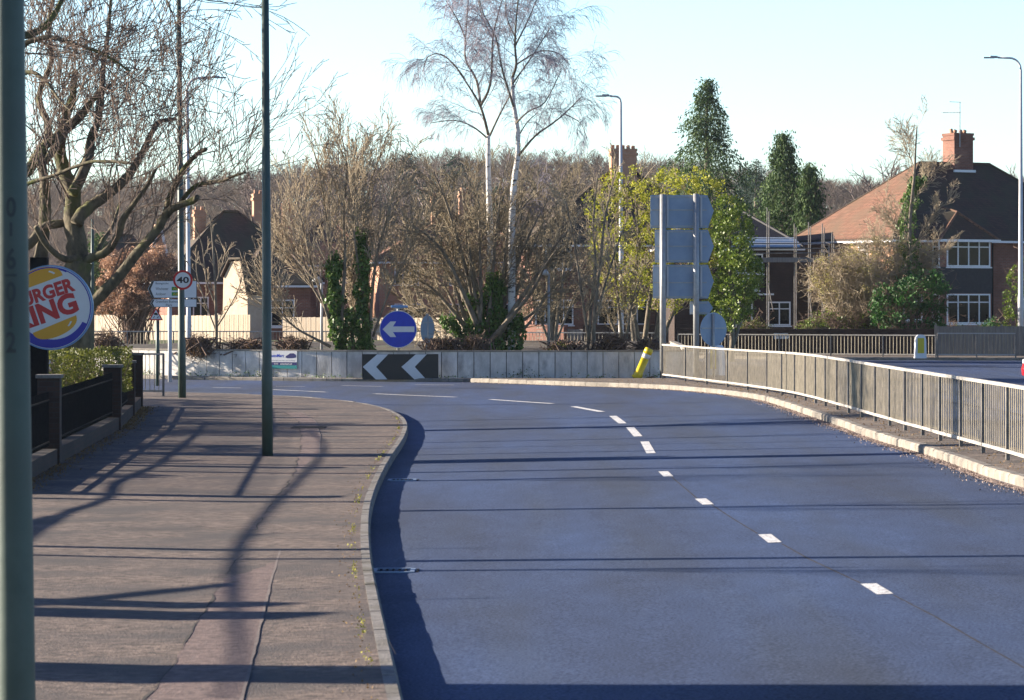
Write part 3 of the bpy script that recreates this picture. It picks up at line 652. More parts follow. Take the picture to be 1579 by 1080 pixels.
# blue keep left sign on the wall
c = P(614, 508, 94.3); fr = frame(c)
t = thing('keep_left_sign', 'round blue sign with a white arrow pointing left above the chevron board', 'road sign', P(614, 545, 94.3))
MB().plate(fr, circ(.555), 0, .006).build('rim', M['white'], t)
MB().plate(fr, circ(.535), .0065, .003).build('plate', M['blue'], t)
k = .55 / 28.5 
ar = [(-24, 0), (-12, 12), (-3, 12), (-8, 4.3), (25, 4.3), (25, -4.3), (-8, -4.3), (-3, -12), (-12, -12)]
ar = [(x * k, y * k) for x, y in ar]
mb = MB(); mb.plate(fr, [ar[0], ar[8], ar[7], ar[6], ar[3], ar[2], ar[1]], .010, .003); mb.plate(fr, [ar[3], ar[6], ar[5], ar[4]], .010, .003); mb.build('arrow', M['white'], t)
MB().tube([P(614, 551, 94.45), P(614, 474, 94.45)], .045, 10).build('post', M['galv'], t, smooth=True)
q = P(616, 473, 94.3); MB().box(q, (.50, .12, .075)).build('light_unit', M['lblue'], t, bevel=.02); MB().box(q + Vector((0, -.02, -.05)), (.2, .1, .03)).build('light_bracket', M['galv'], t)
# round sign seen from behind
c = P(659, 508, 97); yaw = math.radians(-62)
t = thing('round_sign', 'round sign turned edge on, seen from behind beside the blue arrow sign', 'road sign', P(659, 548, 97))
fr = frame(c, math.radians(62)); MB().plate(fr, circ(.43), 0, .006).build('plate', M['signback'], t)
MB().tube([P(659, 550, 97), P(659, 484, 97)], .04, 10).build('post', M['galv'], t, smooth=True)
mb = MB(); mb.bar(c + Vector((0, 0, .2)) - fr[1] * .3, c + Vector((0, 0, .2)) + fr[1] * .3, .04, .02).bar(c + Vector((0, 0, -.2)) - fr[1] * .3, c + Vector((0, 0, -.2)) + fr[1] * .3, .04, .02); mb.build('bracing', M['galv'], t)
# chevron board
D = 92.45; c = P(617.5, 566, D); fr = frame(c, math.radians(1.5)); s_ = D / FPX
t = thing('chevron_board', 'black board with two white chevrons pointing left fixed on the curved wall', 'road sign', c)
MB().plate(fr, [(-58.5 * s_, -19.7 * s_), (58.5 * s_, -19.7 * s_), (58.5 * s_, 19.7 * s_), (-58.5 * s_, 19.7 * s_)], 0, .03).build('board', M['black'], t)
for x0 in (-58, 1.5):
    mb = MB(); q = lambda x, y: (x * s_, y * s_)
    mb.plate(fr, [q(x0, 0), q(x0 + 20.5, 0), q(x0 + 39, 19.3), q(x0 + 22, 19.3)], .031, .003); mb.plate(fr, [q(x0, 0), q(x0 + 20, -19.3), q(x0 + 38, -19.3), q(x0 + 20.5, 0)], .031, .003); mb.build('chevron', M['white'], t)
# advertising banner on the wall
D = 92.55; c = P(437, 557, D); th_ = arc(437); fr = frame((RC.x + (RR + .03) * math.sin(th_), RC.y - (RR + .03) * math.cos(th_), c.z), th_)
t = thing('advert_board', 'white, navy and teal advertising board with a car picture on the wall', 'advert board', c); s_ = D / FPX
q = lambda x0, y0, x1, y1: [(x0 * s_, y0 * s_), (x1 * s_, y0 * s_), (x1 * s_, y1 * s_), (x0 * s_, y1 * s_)]
MB().plate(fr, q(-25, -13.5, 25, 14.5), 0, .015).build('panel', M['white'], t)
MB().plate(fr, q(-25, -13.5, 25, -8.2), .016, .002).build('teal_stripe', M['teal'], t); MB().plate(fr, q(-25, -8.1, 25, -3.2), .016, .002).build('navy_stripe', M['navy'], t)
text('heading', 'autoMart', fr, (-22 * s_, 4.5 * s_, 2 * s_, 9.5 * s_), .017, M['blue'], t, bold=.02)
text('small_print', 'cars bought and sold  part exchange', fr, (-22 * s_, -1.8 * s_, 22 * s_, .2 * s_), .017, M['navy'], t)
text('phone_number', '551 551', fr, (-15 * s_, -7 * s_, -8 * s_, -4.4 * s_), .020, M['white'], t, bold=.02); text('web_address', 'automart.uk', fr, (-4 * s_, -7.2 * s_, 17 * s_, -4.4 * s_), .020, M['white'], t, bold=.02)
car = [(5, 4), (5.5, 6.5), (9, 8), (13, 10.6), (19, 10.8), (22.5, 8.6), (23.5, 6), (22, 4), (19, 3.4), (12, 3), (8, 3)]
MB().plate(fr, [(x * s_, y * s_) for x, y in car], .016, .002).build('car_picture', M['navy'], t)
# direction sign (two boards on one post) and warning triangle
D = 88.0; base = P(262, 560, D); base.z = .1; s_ = D / FPX
t = thing('direction_sign', 'white direction sign boards with black left arrows behind the 40 sign column', 'road sign', base)
MB().tube([base, P(262, 436, D)], .055, 12).build('post', M['whitepole'], t, smooth=True)
c = P(262, 446, D - .12); fr = frame(c, math.radians(-4)); q = lambda pts: [(x * s_, y * s_) for x, y in pts]
p1 = MB().plate(fr, q([(-35, 0), (-28, -14), (42, -14), (42, 13), (-28, 13)]), 0, .012).build('board', M['black'], t)
MB().plate(fr, q([(-34.2, 0), (-27.6, -13.2), (41.2, -13.2), (41.2, 12.2), (-27.6, 12.2)]), .013, .002).build('white_face', M['white'], p1)
for i, (wd, y) in enumerate([('Basingstoke', 6.5), ('Winchester', -1.4), ('Andover', -9.4)]):
    text('town_name', wd, fr, q([(-22, y - .2), (-2 if i else 4, y + 4.0)])[0] + q([(-22, y - .2), (-2 if i < 2 else -6, y + 4.0)])[1], .017, M['black'], p1)
for y, wd in ((-2.2, 'A34'), (-10.4, 'A303')):
    o = MB().plate(fr, q([(3, y), (19, y), (19, y + 5.6), (3, y + 5.6)]), .016, .002).build('green_panel', M['greenpatch'], p1)
    text('road_number', wd, fr, q([(5, y + 1.2), (17, y + 4.4)])[0] + q([(5, 0), (17, y + 4.4)])[1], .020, M['bun'], p1, bold=.01)
mb = MB(); mb.plate(fr, q([(-33.5, 0), (-27.5, 12), (-24.5, 12), (-30, 0)]), .016, .003).plate(fr, q([(-33.5, 0), (-30, 0), (-24.5, -13), (-27.5, -13)]), .016, .003).build('arrow_head', M['black'], p1)
p2 = MB().plate(fr, q([(-31, -22), (-27, -28), (42, -28), (42, -15.2), (-27, -15.2)]), 0, .012).build('board', M['black'], t)
MB().plate(fr, q([(-30.2, -22), (-26.6, -27.3), (41.2, -27.3), (41.2, -15.9), (-26.6, -15.9)]), .013, .002).build('white_face', M['white'], p2)
text('town_name', 'Greenham Business', fr, q([(-22, -21), (14, -17.2)])[0] + q([(0, 0), (14, -17.2)])[1], .017, M['black'], p2)
text('town_name', 'Park', fr, q([(-6, -26.4), (4, -22.8)])[0] + q([(0, 0), (4, -22.8)])[1], .017, M['black'], p2)
mb = MB(); mb.plate(fr, q([(-29.5, -22), (-26.5, -16.5), (-24, -16.5), (-26.8, -22)]), .016, .003).plate(fr, q([(-29.5, -22), (-26.8, -22), (-24, -27.2), (-26.5, -27.2)]), .016, .003).build('arrow_head', M['black'], p2)
D = 84.; base = P(243, 560, D); base.z = .1; s_ = D / FPX
t = thing('warning_sign', 'red triangle slippery road warning sign on a dark post', 'road sign', base)
MB().tube([base, P(243, 478, D)], .05, 10).build('post', M['column'], t, smooth=True)
c = P(240.5, 485, D - .09); fr = frame(c)
MB().plate(fr, q([(-11, -9), (11, -9), (0, 10.5)]), 0, .005).build('plate', M['red'], t); f2 = MB().plate(fr, q([(-8, -7.2), (8, -7.2), (0, 7)]), .006, .002).build('white_face', M['white'], t)
mb = MB(); mb.plate(fr, q([(-3.2, -.6), (2.6, -1.6), (2.9, .4), (1.2, 2.4), (-1.6, 2.6), (-3.2, .8)]), .009, .002)
mb.plate(fr, q([(-4.5, -6), (-3.5, -6), (-1.5, -2.5), (-2.5, -2.5)]), .009, .002).plate(fr, q([(1, -6), (2.2, -6), (4.8, -3.6), (3.6, -3)]), .009, .002).build('skid_symbol', M['black'], t)

# back of the big stacked direction sign on two posts
D = 92.6; s_ = D / FPX; base = P(1046, 0, D); base.z = .11
t = thing('direction_sign', 'tall stack of grey direction signs seen from behind on two posts', 'road sign', base)
fr = frame(P(1046, 400, D), math.radians(2)); Yc = 400
def qq(pts): return [((x - 1046) * s_, (Yc - y) * s_) for x, y in pts]
def back(pts, strips, ps=None):
    o = MB().plate(fr, qq(pts), -.06, .012).build('sign_board', M['signback'], t)
    for y in strips: MB().plate(fr, qq([(pts[0][0] + 1, y + .9), (pts[1][0] - 2, y + .9), (pts[1][0] - 2, y - .9), (pts[0][0] + 1, y - .9)]), -.047, .02).build('stiffening_channel', M['galv'], o)
    return o
back([(1003, 352), (1092, 352), (1101, 325), (1091, 301), (1003, 301)], (324, 349, 304))
back([(1010, 405), (1092, 405), (1101, 380), (1092, 354.5), (1010, 354.5)], (357.5, 380, 402))
back([(1007, 460.5), (1092, 460.5), (1101, 434), (1092, 408.5), (1007, 408.5)], (411, 436, 458))
back([(1064, 485), (1093, 485), (1100, 475), (1093, 465), (1064, 465)], (467.5, 483))
for x0, x1, y0, wd, yb in ((1017.5, 1027, 300, 0, 586), (1069, 1078, 299, 0, 588)):
    a = P((x0 + x1) / 2, y0, D - .09 + .0); 
    MB().tube([Vector((a.x, a.y, .1)), a], (x1 - x0) / 2 * s_, 20).build('post', M['galv'], t, smooth=True)
for x in (1029.5, 1081.5):
    mb = MB()
    for y0, y1 in ((303, 350), (357, 403), (411, 458)): mb.plate(fr, qq([(x - 1.4, y1), (x + 1.4, y1), (x + 1.4, y0), (x - 1.4, y0)]), -.045, .05)
    mb.build('mounting_clip', M['whitepole'], t)
# round sign back + lit island bollard
c = P(1100, 508, 94.5); fr = frame(c, math.radians(35))
t = thing('round_sign', 'round grey sign seen from behind, just right of the tall sign post', 'road sign', Vector((c.x, c.y, .11)))
MB().plate(fr, circ(.50), 0, .006).build('plate', M['signback'], t); MB().tube([Vector((c.x, c.y - .07, .1)), c + Vector((0, -.07, .45))], .04, 10).build('post', M['galv'], t, smooth=True)
mb = MB(); mb.plate(fr, [(-.45, .015), (.45, .015), (.45, .05), (-.45, .05)], .006, .02).plate(fr, [(-.06, -.46), (-.02, -.46), (-.02, .46), (-.06, .46)], .027, .01); mb.build('bracing', M['galv'], t)
def bollard(px, py, D, hgt, wid, dep, label, yaw):
    b = P(px, 0, D); b.z = .112; t = thing('traffic_bollard', label, 'bollard', b)
    u = Matrix.Rotation(yaw, 3, 'Z'); mb = MB(); prof = [(wid / 2 * 1.08, 0), (wid / 2, .08), (wid / 2 * .94, hgt * .75), (wid / 2 * .8, hgt * .92), (wid / 2 * .45, hgt), (-wid / 2 * .45, hgt), (-wid / 2 * .8, hgt * .92), (-wid / 2 * .94, hgt * .75), (-wid / 2, .08), (-wid / 2 * 1.08, 0)]
    fr = (b + u @ Vector((0, -dep / 2, 0)), u @ Vector((1, 0, 0)), Vector((0, 0, 1)), u @ Vector((0, -1, 0)))
    mb.plate((fr[0] + (u @ Vector((0, dep, 0))), fr[1], fr[2], fr[3]), prof, -.0, dep); mb.build('shell', M['uw'], t, bevel=.02)
    f = MB().plate(fr, [(-wid * .28, hgt * .22), (wid * .28, hgt * .22), (wid * .28, hgt * .86), (-wid * .28, hgt * .86)], .002, .006).build('yellow_panel', M['yellow'], t)
    return t, fr
bollard(1419, 552, 124.8, .93, .46, .26, 'white traffic bollard with a yellow face before the far right guard rail', math.radians(4))
bb, bfr = bollard(1105, 580, 95.5, .92, .40, .34, 'grimy white traffic bollard with a yellow edge standing behind the guard rail', math.radians(-38))
# knocked-over yellow bollard
a = G(982, 583, .112); top = P(1001, 539, a.y - .05); d = (top - a).normalized()
t = thing('yellow_bollard', 'damaged yellow bollard with a white band leaning to the right', 'bollard', a)
MB().tube([a - d * .02, a + d * .16, a + d * .18, a + d * .62], [.165, .125, .115, .115], 16).build('lower_shell', M['yellow'], t, smooth=True)
MB().tube([a + d * .622, a + d * .76], [.119, .121], 16).build('white_band', M['white'], t, smooth=True)
MB().tube([a + d * .762, a + d * .86, a + d * .93], [.125, .13, .118], 16).build('cap', M['yellow'], t, smooth=True)
mb = MB()
for k in range(9): mb.box(a + Vector((U(-.25, .6), U(-.1, .2), .02)), (U(.04, .12), U(.04, .1), U(.02, .05)), U(0, 3))
tag(mb.build('rubble', M['soil']), 'broken fragments of dark rubble round the foot of the leaning yellow bollard', 'rubble', kind='stuff')

# restaurant roundel
D = 50.; s_ = D / FPX; c = P(78, 474.5, D); r = 65.5 * s_
t = thing('restaurant_sign', 'large round burger restaurant sign in red, white, amber and blue on a black post', 'sign', Vector((P(60, 0, D).x, D + .12, -.02)))
pb = P(60.5, 397, D + .16); MB().box((pb.x, pb.y, pb.z / 2), (27 * s_, .20, pb.z), 0).build('post', M['darkmetal'], t, bevel=.01)
def flatfr(off=0): return frame(c)
fr = frame(c)
MB().plate((c + Vector((0, .10, 0)), fr[1], fr[2], fr[3]), circ(r, 64), 0, .10).build('rim', M['lblue'], t)
mb = MB(); mb.plate(fr, circ(r * .965, 64), .001, .003); mb.build('face', M['white'], t)
def rp(pts): return [(x * r, y * r) for x, y in pts]
# blue crescent: thick below right, thin above left
oa = [math.radians(a) for a in range(-24, -300, -6)]
mb = MB()
for a, b in zip(oa[:-1], oa[1:]):
    def thk(x):
        g = (-math.degrees(x) - 24) / 276.; return .05 + .17 * max(0, min(1, (1 - abs(g - .30) / .5)))**.8
    ro = .955; mb.plate(fr, rp([(ro * math.cos(a), ro * math.sin(a)), ((ro - thk(a)) * math.cos(a), (ro - thk(a)) * math.sin(a)), ((ro - thk(b)) * math.cos(b), (ro - thk(b)) * math.sin(b)), (ro * math.cos(b), ro * math.sin(b))]), .0045, .003)
mb.build('blue_crescent', M['logo_blue'], t)
mb = MB()
for a, b in zip(range(0, 360, 8), range(8, 368, 8)):
    a, b = math.radians(a), math.radians(b); mb.plate(fr, rp([(.955 * math.cos(a), .955 * math.sin(a)), (.93 * math.cos(a), .93 * math.sin(a)), (.93 * math.cos(b), .93 * math.sin(b)), (.955 * math.cos(b), .955 * math.sin(b))]), .0085, .001)
mb.build('blue_ring', M['logo_blue'], t)
def bun(x0, y0, x1, y1, bulge, name):
    cx, cy = (x0 + x1) / 2, (y0 + y1) / 2; L = math.hypot(x1 - x0, y1 - y0) / 2; an = math.atan2(y1 - y0, x1 - x0); pts = []
    for k in range(21):
        u = math.pi * k / 20; px, py = L * math.cos(u), bulge * (math.sin(u) ** .8 if k not in (0, 20) else 0)
        pts.append((cx + px * math.cos(an) - py * math.sin(an), cy + px * math.sin(an) + py * math.cos(an)))
    if bulge < 0: pts = pts[::-1]
    o = MB().plate(fr, rp(pts), .005, .003).build(name, M['bun'], t)
    k = 1 if bulge > 0 else -1
    hl = []
    for s, e in ((.80, 1), (.72, -1)):
        rg = [math.radians(x) for x in range(22, 52, 5)]
        if e < 0: rg = rg[::-1]
        for u in rg: px, py = L * s * math.cos(u), bulge * s * math.sin(u); hl.append((cx + px * math.cos(an) - py * math.sin(an), cy + px * math.sin(an) + py * math.cos(an)))
    MB().plate(fr, rp(hl if bulge > 0 else hl[::-1]), .0085, .001).build('highlight', M['white'], o)
bun(-.80, .36, .29, .76, .36, 'bun_shape'); bun(-.42, -.60, .60, -.18, -.30, 'bun_shape')
fr2 = frame(c + fr[1] * .60 * r + fr[2] * .40 * r, 0, math.radians(18)); text('lettering', 'BURGER', fr2, (-1.50 * r, 0, 0, .34 * r), .006, M['red'], t, bold=.045)
fr2 = frame(c + fr[1] * .69 * r + fr[2] * -.09 * r, 0, math.radians(19)); text('lettering', 'KING', fr2, (-1.55 * r, 0, 0, .50 * r), .006, M['red'], t, bold=.045)

# ---------------------------------------------------------------- boundary fence with brick piers, left
piers = [(64, 96, 578, 716), (172, 193, 562, 661), (194, 212, 549, 640), (208, 224, 543, 628)]
pc_ = [G(87, 716, .112), G(182, 663, .112), G(203.5, 641.5, .112), G(216, 628, .112)]
d_ = (pc_[0] - pc_[1]); pc0 = pc_[0] + d_ * .55; pcs = [pc0] + pc_
pcs = [Vector((p.x, p.y, h(p.x, p.y) + .112)) for p in pcs]
t = thing('boundary_fence', 'dark fence of brick piers and railings on a low brick plinth beside the left footway', 'fence', pcs[0])
for i, p in enumerate(pcs):
    a = pcs[min(i + 1, 4)] - pcs[max(i - 1, 0)]; yw = math.atan2(a.y, a.x) - math.pi / 2; hh = 1.24 if i < 2 else 1.14
    if i == 3: hh = 1.08
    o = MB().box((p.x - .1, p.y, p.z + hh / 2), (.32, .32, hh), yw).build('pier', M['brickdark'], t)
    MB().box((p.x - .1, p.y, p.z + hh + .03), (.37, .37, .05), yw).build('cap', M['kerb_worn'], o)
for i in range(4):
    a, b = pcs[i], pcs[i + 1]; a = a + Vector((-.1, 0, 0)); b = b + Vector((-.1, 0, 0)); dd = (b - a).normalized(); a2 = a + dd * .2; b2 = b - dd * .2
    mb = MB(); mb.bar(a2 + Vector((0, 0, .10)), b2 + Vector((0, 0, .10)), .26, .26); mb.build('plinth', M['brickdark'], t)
    mb = MB(); up = Vector((0, 0, 1)); 
    mb.bar(a2 + up * .33, b2 + up * .33, .045, .02); mb.bar(a2 + up * .93, b2 + up * .93, .045, .02)
    n = int((b2 - a2).length / .11)
    for k in range(n + 1): q = a2 + (b2 - a2) * (k / n); mb.bar(q + up * .27, q + up * 1.05, .016)
    mb.build('railing_panel', M['darkmetal'], t)
M_ = pts = []
for i in range(3500):
    k = random.randrange(4); a, b = pcs[k], pcs[k + 1]; q = a + (b - a) * R(); pts.append((q.x + random.gauss(.1, .12), q.y, h(q.x, q.y) + .125 + (0.18 if R() < .0 else 0)))
tag(leaves('leaf_litter', pts, .035, M['drybush']), kind='stuff', label='fallen leaves along the foot of the left brick plinth', cat='leaf litter')
# ---------------------------------------------------------------- red car entering from the right edge
def build_car():
    D = 87.; x0 = P(1588, 0, D).x; z0 = .0
    t = thing('parked_car', 'red hatchback whose nose just enters the picture behind the guard rail at the right edge', 'car', (x0, D + .85, z0))
    prof = [(0.02, .28), (0, .45), (.05, .62), (.28, .74), (.95, .88), (1.15, .92), (1.85, 1.36), (2.3, 1.44), (3.1, 1.42), (3.65, 1.2), (3.85, .95), (3.95, .6), (3.9, .3), (3.3, .22), (.6, .2)]
    secs = [(-.85, .0, .86), (-.82, .0, 1), (-.6, .02, 1.0), (.6, .02, 1.0), (.82, 0, 1), (.85, 0, .86)]
    mb = MB(); V = []; n = len(prof)
    for yy, dx, sc in [(-.84, .12, .80), (-.82, .03, .97), (-.60, 0, 1), (0, -.05, 1.0), (.60, 0, 1), (.82, .03, .97), (.84, .12, .80)]:
        for (x, z) in prof:
            inset = max(0, z - .95) * .32; y = yy * (1 - inset / .85 * abs(yy) ** .0) if abs(yy) > .5 else yy
            xx = x + (dx if x < 2 else -dx); zz = .5 + (z - .5) * (1 if z > .9 or True else sc); V.append((x0 + xx, D + .85 + y, z0 + zz))
    fs = []
    for s in range(6):
        for k in range(n): fs.append((s * n + k, s * n + (k + 1) % n, (s + 1) * n + (k + 1) % n, (s + 1) * n + k))
    fs += [tuple(range(n - 1, -1, -1)), tuple(6 * n + k for k in range(n))]
    mb.add(V, fs).build('body', M['carred'], t, smooth=False, bevel=.03)
    for sy in (-1, 1):
        for wx in (.72, 3.2):
            w = MB().tube([(x0 + wx, D + .85 + sy * .88, .31), (x0 + wx, D + .85 + sy * .66, .31)], .31, 24).build('wheel', M['tyre'], t)
            MB().tube([(x0 + wx, D + .85 + sy * .89, .31), (x0 + wx, D + .85 + sy * .87, .31)], .19, 16).build('rim', M['galv'], w)
        MB().box((x0 + .13, D + .85 + sy * .62, .66), (.16, .26, .13)).build('headlight', M['white'], t, bevel=.03)
        mb = MB(); q = [(1.30, .96), (1.9, 1.30), (2.3, 1.36), (3.05, 1.33), (3.45, 1.14), (3.5, .96)]
        ys_ = lambda z: D + .85 + sy * (.84 * (1 - max(0, z - .95) * .32 / .85) + .01)
        mb.add([(x0 + x, ys_(z), z) for x, z in q], [tuple(range(6))]); mb.build('side_window', M['glass'], t)
    MB().add([(x0 + 1.22, D + .2, .95), (x0 + 1.22, D + 1.5, .95), (x0 + 1.80, D + 1.4, 1.345), (x0 + 1.80, D + .3, 1.345)], [(0, 1, 2, 3)]).build('windscreen', M['glass'], t)
build_car()
# ---------------------------------------------------------------- buildings
def window(par, x, z, w, hgt, y=0.0, nx=3, tz=.3, face='f', fw=.07, sill=True, gm=None, L0=None):
    """window on the front face (y) or the left face (x=L0); returns the frame part"""
    mb = MB(); d = .05
    def bx(cx, cz, ww, hh, dep=d):
        if face == 'f': mb.box((cx, y - dep / 2 - .002, cz), (ww, dep, hh))
        else: mb.box((L0 - dep / 2 - .002, cx, cz), (dep, ww, hh))
    bx(x + w / 2, z + fw / 2, w, fw); bx(x + w / 2, z + hgt - fw / 2, w, fw)
    for k in range(nx + 1): bx(x + fw / 2 + (w - fw) * k / nx, z + hgt / 2, fw * (1 if k in (0, nx) else .8), hgt - 2 * fw)
    if tz:
        for k in range(nx): bx(x + fw / 2 + (w - fw) * (k + .5) / nx, z + hgt * (1 - tz), (w - fw) / nx - fw, fw * .7)
    if sill: bx(x + w / 2, z - .04, w + .12, .06, .10)
    o = mb.build('window', M['uw'], par)
    g = MB()
    if face == 'f': g.add([(x + .02, y - .012, z + .02), (x + w - .02, y - .012, z + .02), (x + w - .02, y - .012, z + hgt - .02), (x + .02, y - .012, z + hgt - .02)], [(0, 1, 2, 3)])
    else: g.add([(L0 - .012, x + .02, z + .02), (L0 - .012, x + w - .02, z + .02), (L0 - .012, x + w - .02, z + hgt - .02), (L0 - .012, x + .02, z + hgt - .02)], [(3, 2, 1, 0)])
    g.build('pane', gm or M['glass'], o)
    return o
def house(name, label, px, D, W, Dp, ez, rz, rot, walls, roofm, hip=1.0, ov=.35, group=None, base=.15):
    p = P(px, 0, D); t = thing(name, label, 'house', (p.x, p.y, base), rot, group); ez -= base; rz -= base
    MB().box((W / 2, Dp / 2, (ez - .3) / 2), (W, Dp, ez + .3)).build('wall', walls, t)
    a = min(Dp / 2 * hip, W / 2 - .4); e = ez - .05
    c = [(-ov, -ov, e), (W + ov, -ov, e), (W + ov, Dp + ov, e), (-ov, Dp + ov, e), (a, Dp / 2, rz), (W - a, Dp / 2, rz)]
    mb = MB(); mb.add(c, [(0, 1, 5, 4), (1, 2, 5), (2, 3, 4, 5), (3, 0, 4)])
    c2 = [(x, y, z - .12) for x, y, z in c[:4]]; mb.add(c[:4] + c2, [(0, 4, 5, 1), (1, 5, 6, 2), (2, 6, 7, 3), (3, 7, 4, 0), (4, 7, 6, 5)])
    rf = mb.build('roof', roofm, t); mb = MB()
    mb.tube([c[4], c[5]], .10, 6)
    for q, r_ in ((0, 4), (3, 4), (1, 5), (2, 5)): mb.tube([c[q], c[r_]], .075, 6)
    mb.build('ridge_tiles', roofm, rf)
    mb = MB()
    for q, r_ in ((0, 1), (3, 0), (1, 2)): 
        A_, B_ = Vector(c[q]), Vector(c[r_]); mb.bar(A_ + Vector((0, 0, -.14)), B_ + Vector((0, 0, -.14)), .10, .10)
    mb.build('gutter', M['uw'], t)
    return t, rf
def chimney(rf, x, y, z0, z1, w, d, pots=4, m=None, ph=.16, name='chimney'):
    o = MB().box((x, y, (z0 + z1) / 2), (w, d, z1 - z0)).box((x, y, z1 - .28), (w + .12, d + .12, .14)).box((x, y, z1 - .06), (w + .06, d + .06, .12)).build(name, m or M['brick'], rf)
    mb = MB()
    for k in range(pots): mb.tube([(x - w / 2 + w * (k + .5) / pots, y + U(-.1, .1), z1), (x - w / 2 + w * (k + .5) / pots, y, z1 + ph * U(.8, 1.3))], [.10, .09], 8)
    if False: pass
    return o, mb
# semi-detached house on the right
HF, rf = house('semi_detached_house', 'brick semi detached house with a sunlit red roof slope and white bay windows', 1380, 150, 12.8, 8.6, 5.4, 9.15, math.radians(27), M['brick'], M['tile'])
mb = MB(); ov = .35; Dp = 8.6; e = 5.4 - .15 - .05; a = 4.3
mb.add([(-ov - .01, -ov, e + .03), (-ov - .01, Dp + ov, e + .03), (a - .02, Dp / 2, 9.0 + .03)], [(0, 2, 1)]); mb.build('sun_toned_roof_slope', M['tile_red'], rf)  # redder tiles laid over this slope put its sunlight into the colour
MB().box((-.02, Dp / 2, 2.65), (.04, Dp - .02, 5.15)).build('sun_toned_side_wall', M['brickor'], HF)  # orange brick skin carries the sun on this side in its colour
o, pm = chimney(rf, 6.6, 4.3, 8.2, 10.5, 1.12, 1.0); pm.build('chimney_pots', M['brickor'], o)
mb = MB(); mb.tube([(6.3, 3.7, 9.8), (6.3, 3.7, 12.0)], .025, 6); mb.tube([(6.35, 3.7, 12.0), (5.6, 3.6, 12.0)], .012, 4).tube([(6.35, 3.7, 11.5), (5.2, 3.6, 11.45)], .012, 4)
for k in range(6): mb.tube([(5.25 + k * .17, 3.45, 11.47), (5.25 + k * .17, 3.8, 11.47)], .008, 4)
mb.build('aerial', M['galv'], o)
# lead flashing patch
MB().box((6.6, 3.72, 8.62), (1.25, .12, .12)).build('flashing', M['uw'], o)
# bay
bx0, bw, bd = 2.15, 2.95, .62
B = MB().box((bx0 + bw / 2, -bd / 2, 2.6), (bw, bd, 5.2)).build('bay', M['brick'], HF)
MB().box((bx0 + bw / 2, -bd - .02, 3.22), (bw + .02, .04, 1.25)).build('tile_hanging', M['slate'], B)
MB().box((bx0 - .02, -bd / 2, 3.22), (.04, bd, 1.25)).build('tile_hanging', M['slate'], B)
for z, hh in ((1.15, 1.42), (3.86, 1.30)):
    window(B, bx0 + .35, z, bw - .45, hh, -bd, 4, .28); window(B, -bd + .03, z, bd - .05, hh, 0, 1, .28, 'l', L0=bx0)
mb = MB(); z0 = 5.12; q = [(bx0 - .25, -bd - .3, z0), (bx0 + bw + .25, -bd - .3, z0), (bx0 + bw + .3, 1.2, z0 + 1.25), (bx0 - .3, 1.2, z0 + 1.25), (bx0 + bw / 2, .1, z0 + 1.35), (bx0 + bw / 2, 2.0, z0 + 1.75)]
mb.add(q, [(0, 1, 4), (1, 2, 5, 4), (3, 0, 4, 5)]); mb.build('bay_roof', M['tile'], B)
mb = MB(); mb.tube([q[0], q[4], q[5]], .07, 6).tube([q[1], q[4]], .07, 6); mb.build('ridge_tiles', M['tile_red'], B)
MB().bar((bx0 - .28, -bd - .33, z0 - .03), (bx0 + bw + .28, -bd - .33, z0 - .03), .10, .12).build('gutter', M['uw'], B)
window(HF, .35, 3.9, 1.1, 1.2, 0, 2, .3); window(HF, .45, 1.3, 1.1, 1.3, 0, 2, .3); window(HF, 7.6, 3.9, 1.6, 1.2, 0, 3, .3); window(HF, 7.4, 1.2, 1.8, 1.35, 0, 3, .3)
window(HF, 2.2, 3.9, .8, 1.1, 0, 1, .3, 'l', L0=-.04); window(HF, 5.6, 3.9, .7, 1.1, 0, 1, .3, 'l', L0=-.04)
MB().tube([(5.55, -.07, 0), (5.55, -.07, 5.1)], .045, 8).build('downpipe', M['darkmetal'], HF)

# house being re-roofed, with scaffolding
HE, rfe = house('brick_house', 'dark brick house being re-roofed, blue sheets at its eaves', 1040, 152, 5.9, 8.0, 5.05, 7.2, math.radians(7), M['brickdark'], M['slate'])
MB().box((4.3, -.4, 5.0), (3.3, .9, .05), 0, Matrix.Rotation(math.radians(24), 3, 'X')).build('roof_sheet', M['lblue'], rfe)
mb = MB()
for k in range(4): mb.box((4.3 - k * .06, -.78 + k * .24, 4.93 + k * .11), (3.4, .04, .05))
mb.build('roof_battens', M['uw'], rfe)
window(HE, 3.0, 3.55, 1.3, .95, 0, 3, .3); window(HE, 4.55, 1.05, 1.1, 1.15, 0, 2, .3); window(HE, 2.2, 1.05, 1.6, 1.15, 0, 3, .3); window(HE, 3.3, 2.75, .8, .6, 0, 1, 0)
MB().box((3.6, -.35, 2.55), (2.2, .7, .08)).build('porch_roof', M['uw'], HE)
p = P(1150, 0, 148.2); t = thing('scaffolding', 'scaffold with a boarded deck in front of the dark brick house', 'scaffolding', (p.x, p.y, .15))
for px, y0 in ((1183, 320), (1225, 345), (1247, 343), (1268, 345), (1283, 358)):
    for k, dD in enumerate((0, 1.2)):
        q = P(px + (3 if k else 0), y0 + 6 * k, 148.2 + dD); MB().tube([(q.x, q.y, .15), (q.x, q.y, q.z)], .024, 8).build('standard', M['post'], t)
mb = MB()
for y in (376, 384, 391):
    a, b = P(1150, y, 148.1), P(1300, y - 1, 148.1); mb.tube([a, b], .028, 6)
for px in (1183, 1247, 1268): 
    a, b = P(px, 410, 148.1), P(px + 1, 410, 149.6); mb.tube([a, b], .028, 6)
a, b = P(1185, 440, 148.1), P(1192, 478, 148.1); mb.tube([a, b], .025, 6); a, b = P(1247, 452, 148.1), P(1253, 490, 148.1); mb.tube([a, b], .025, 6)
mb.build('ledger_tubes', M['post'], t)
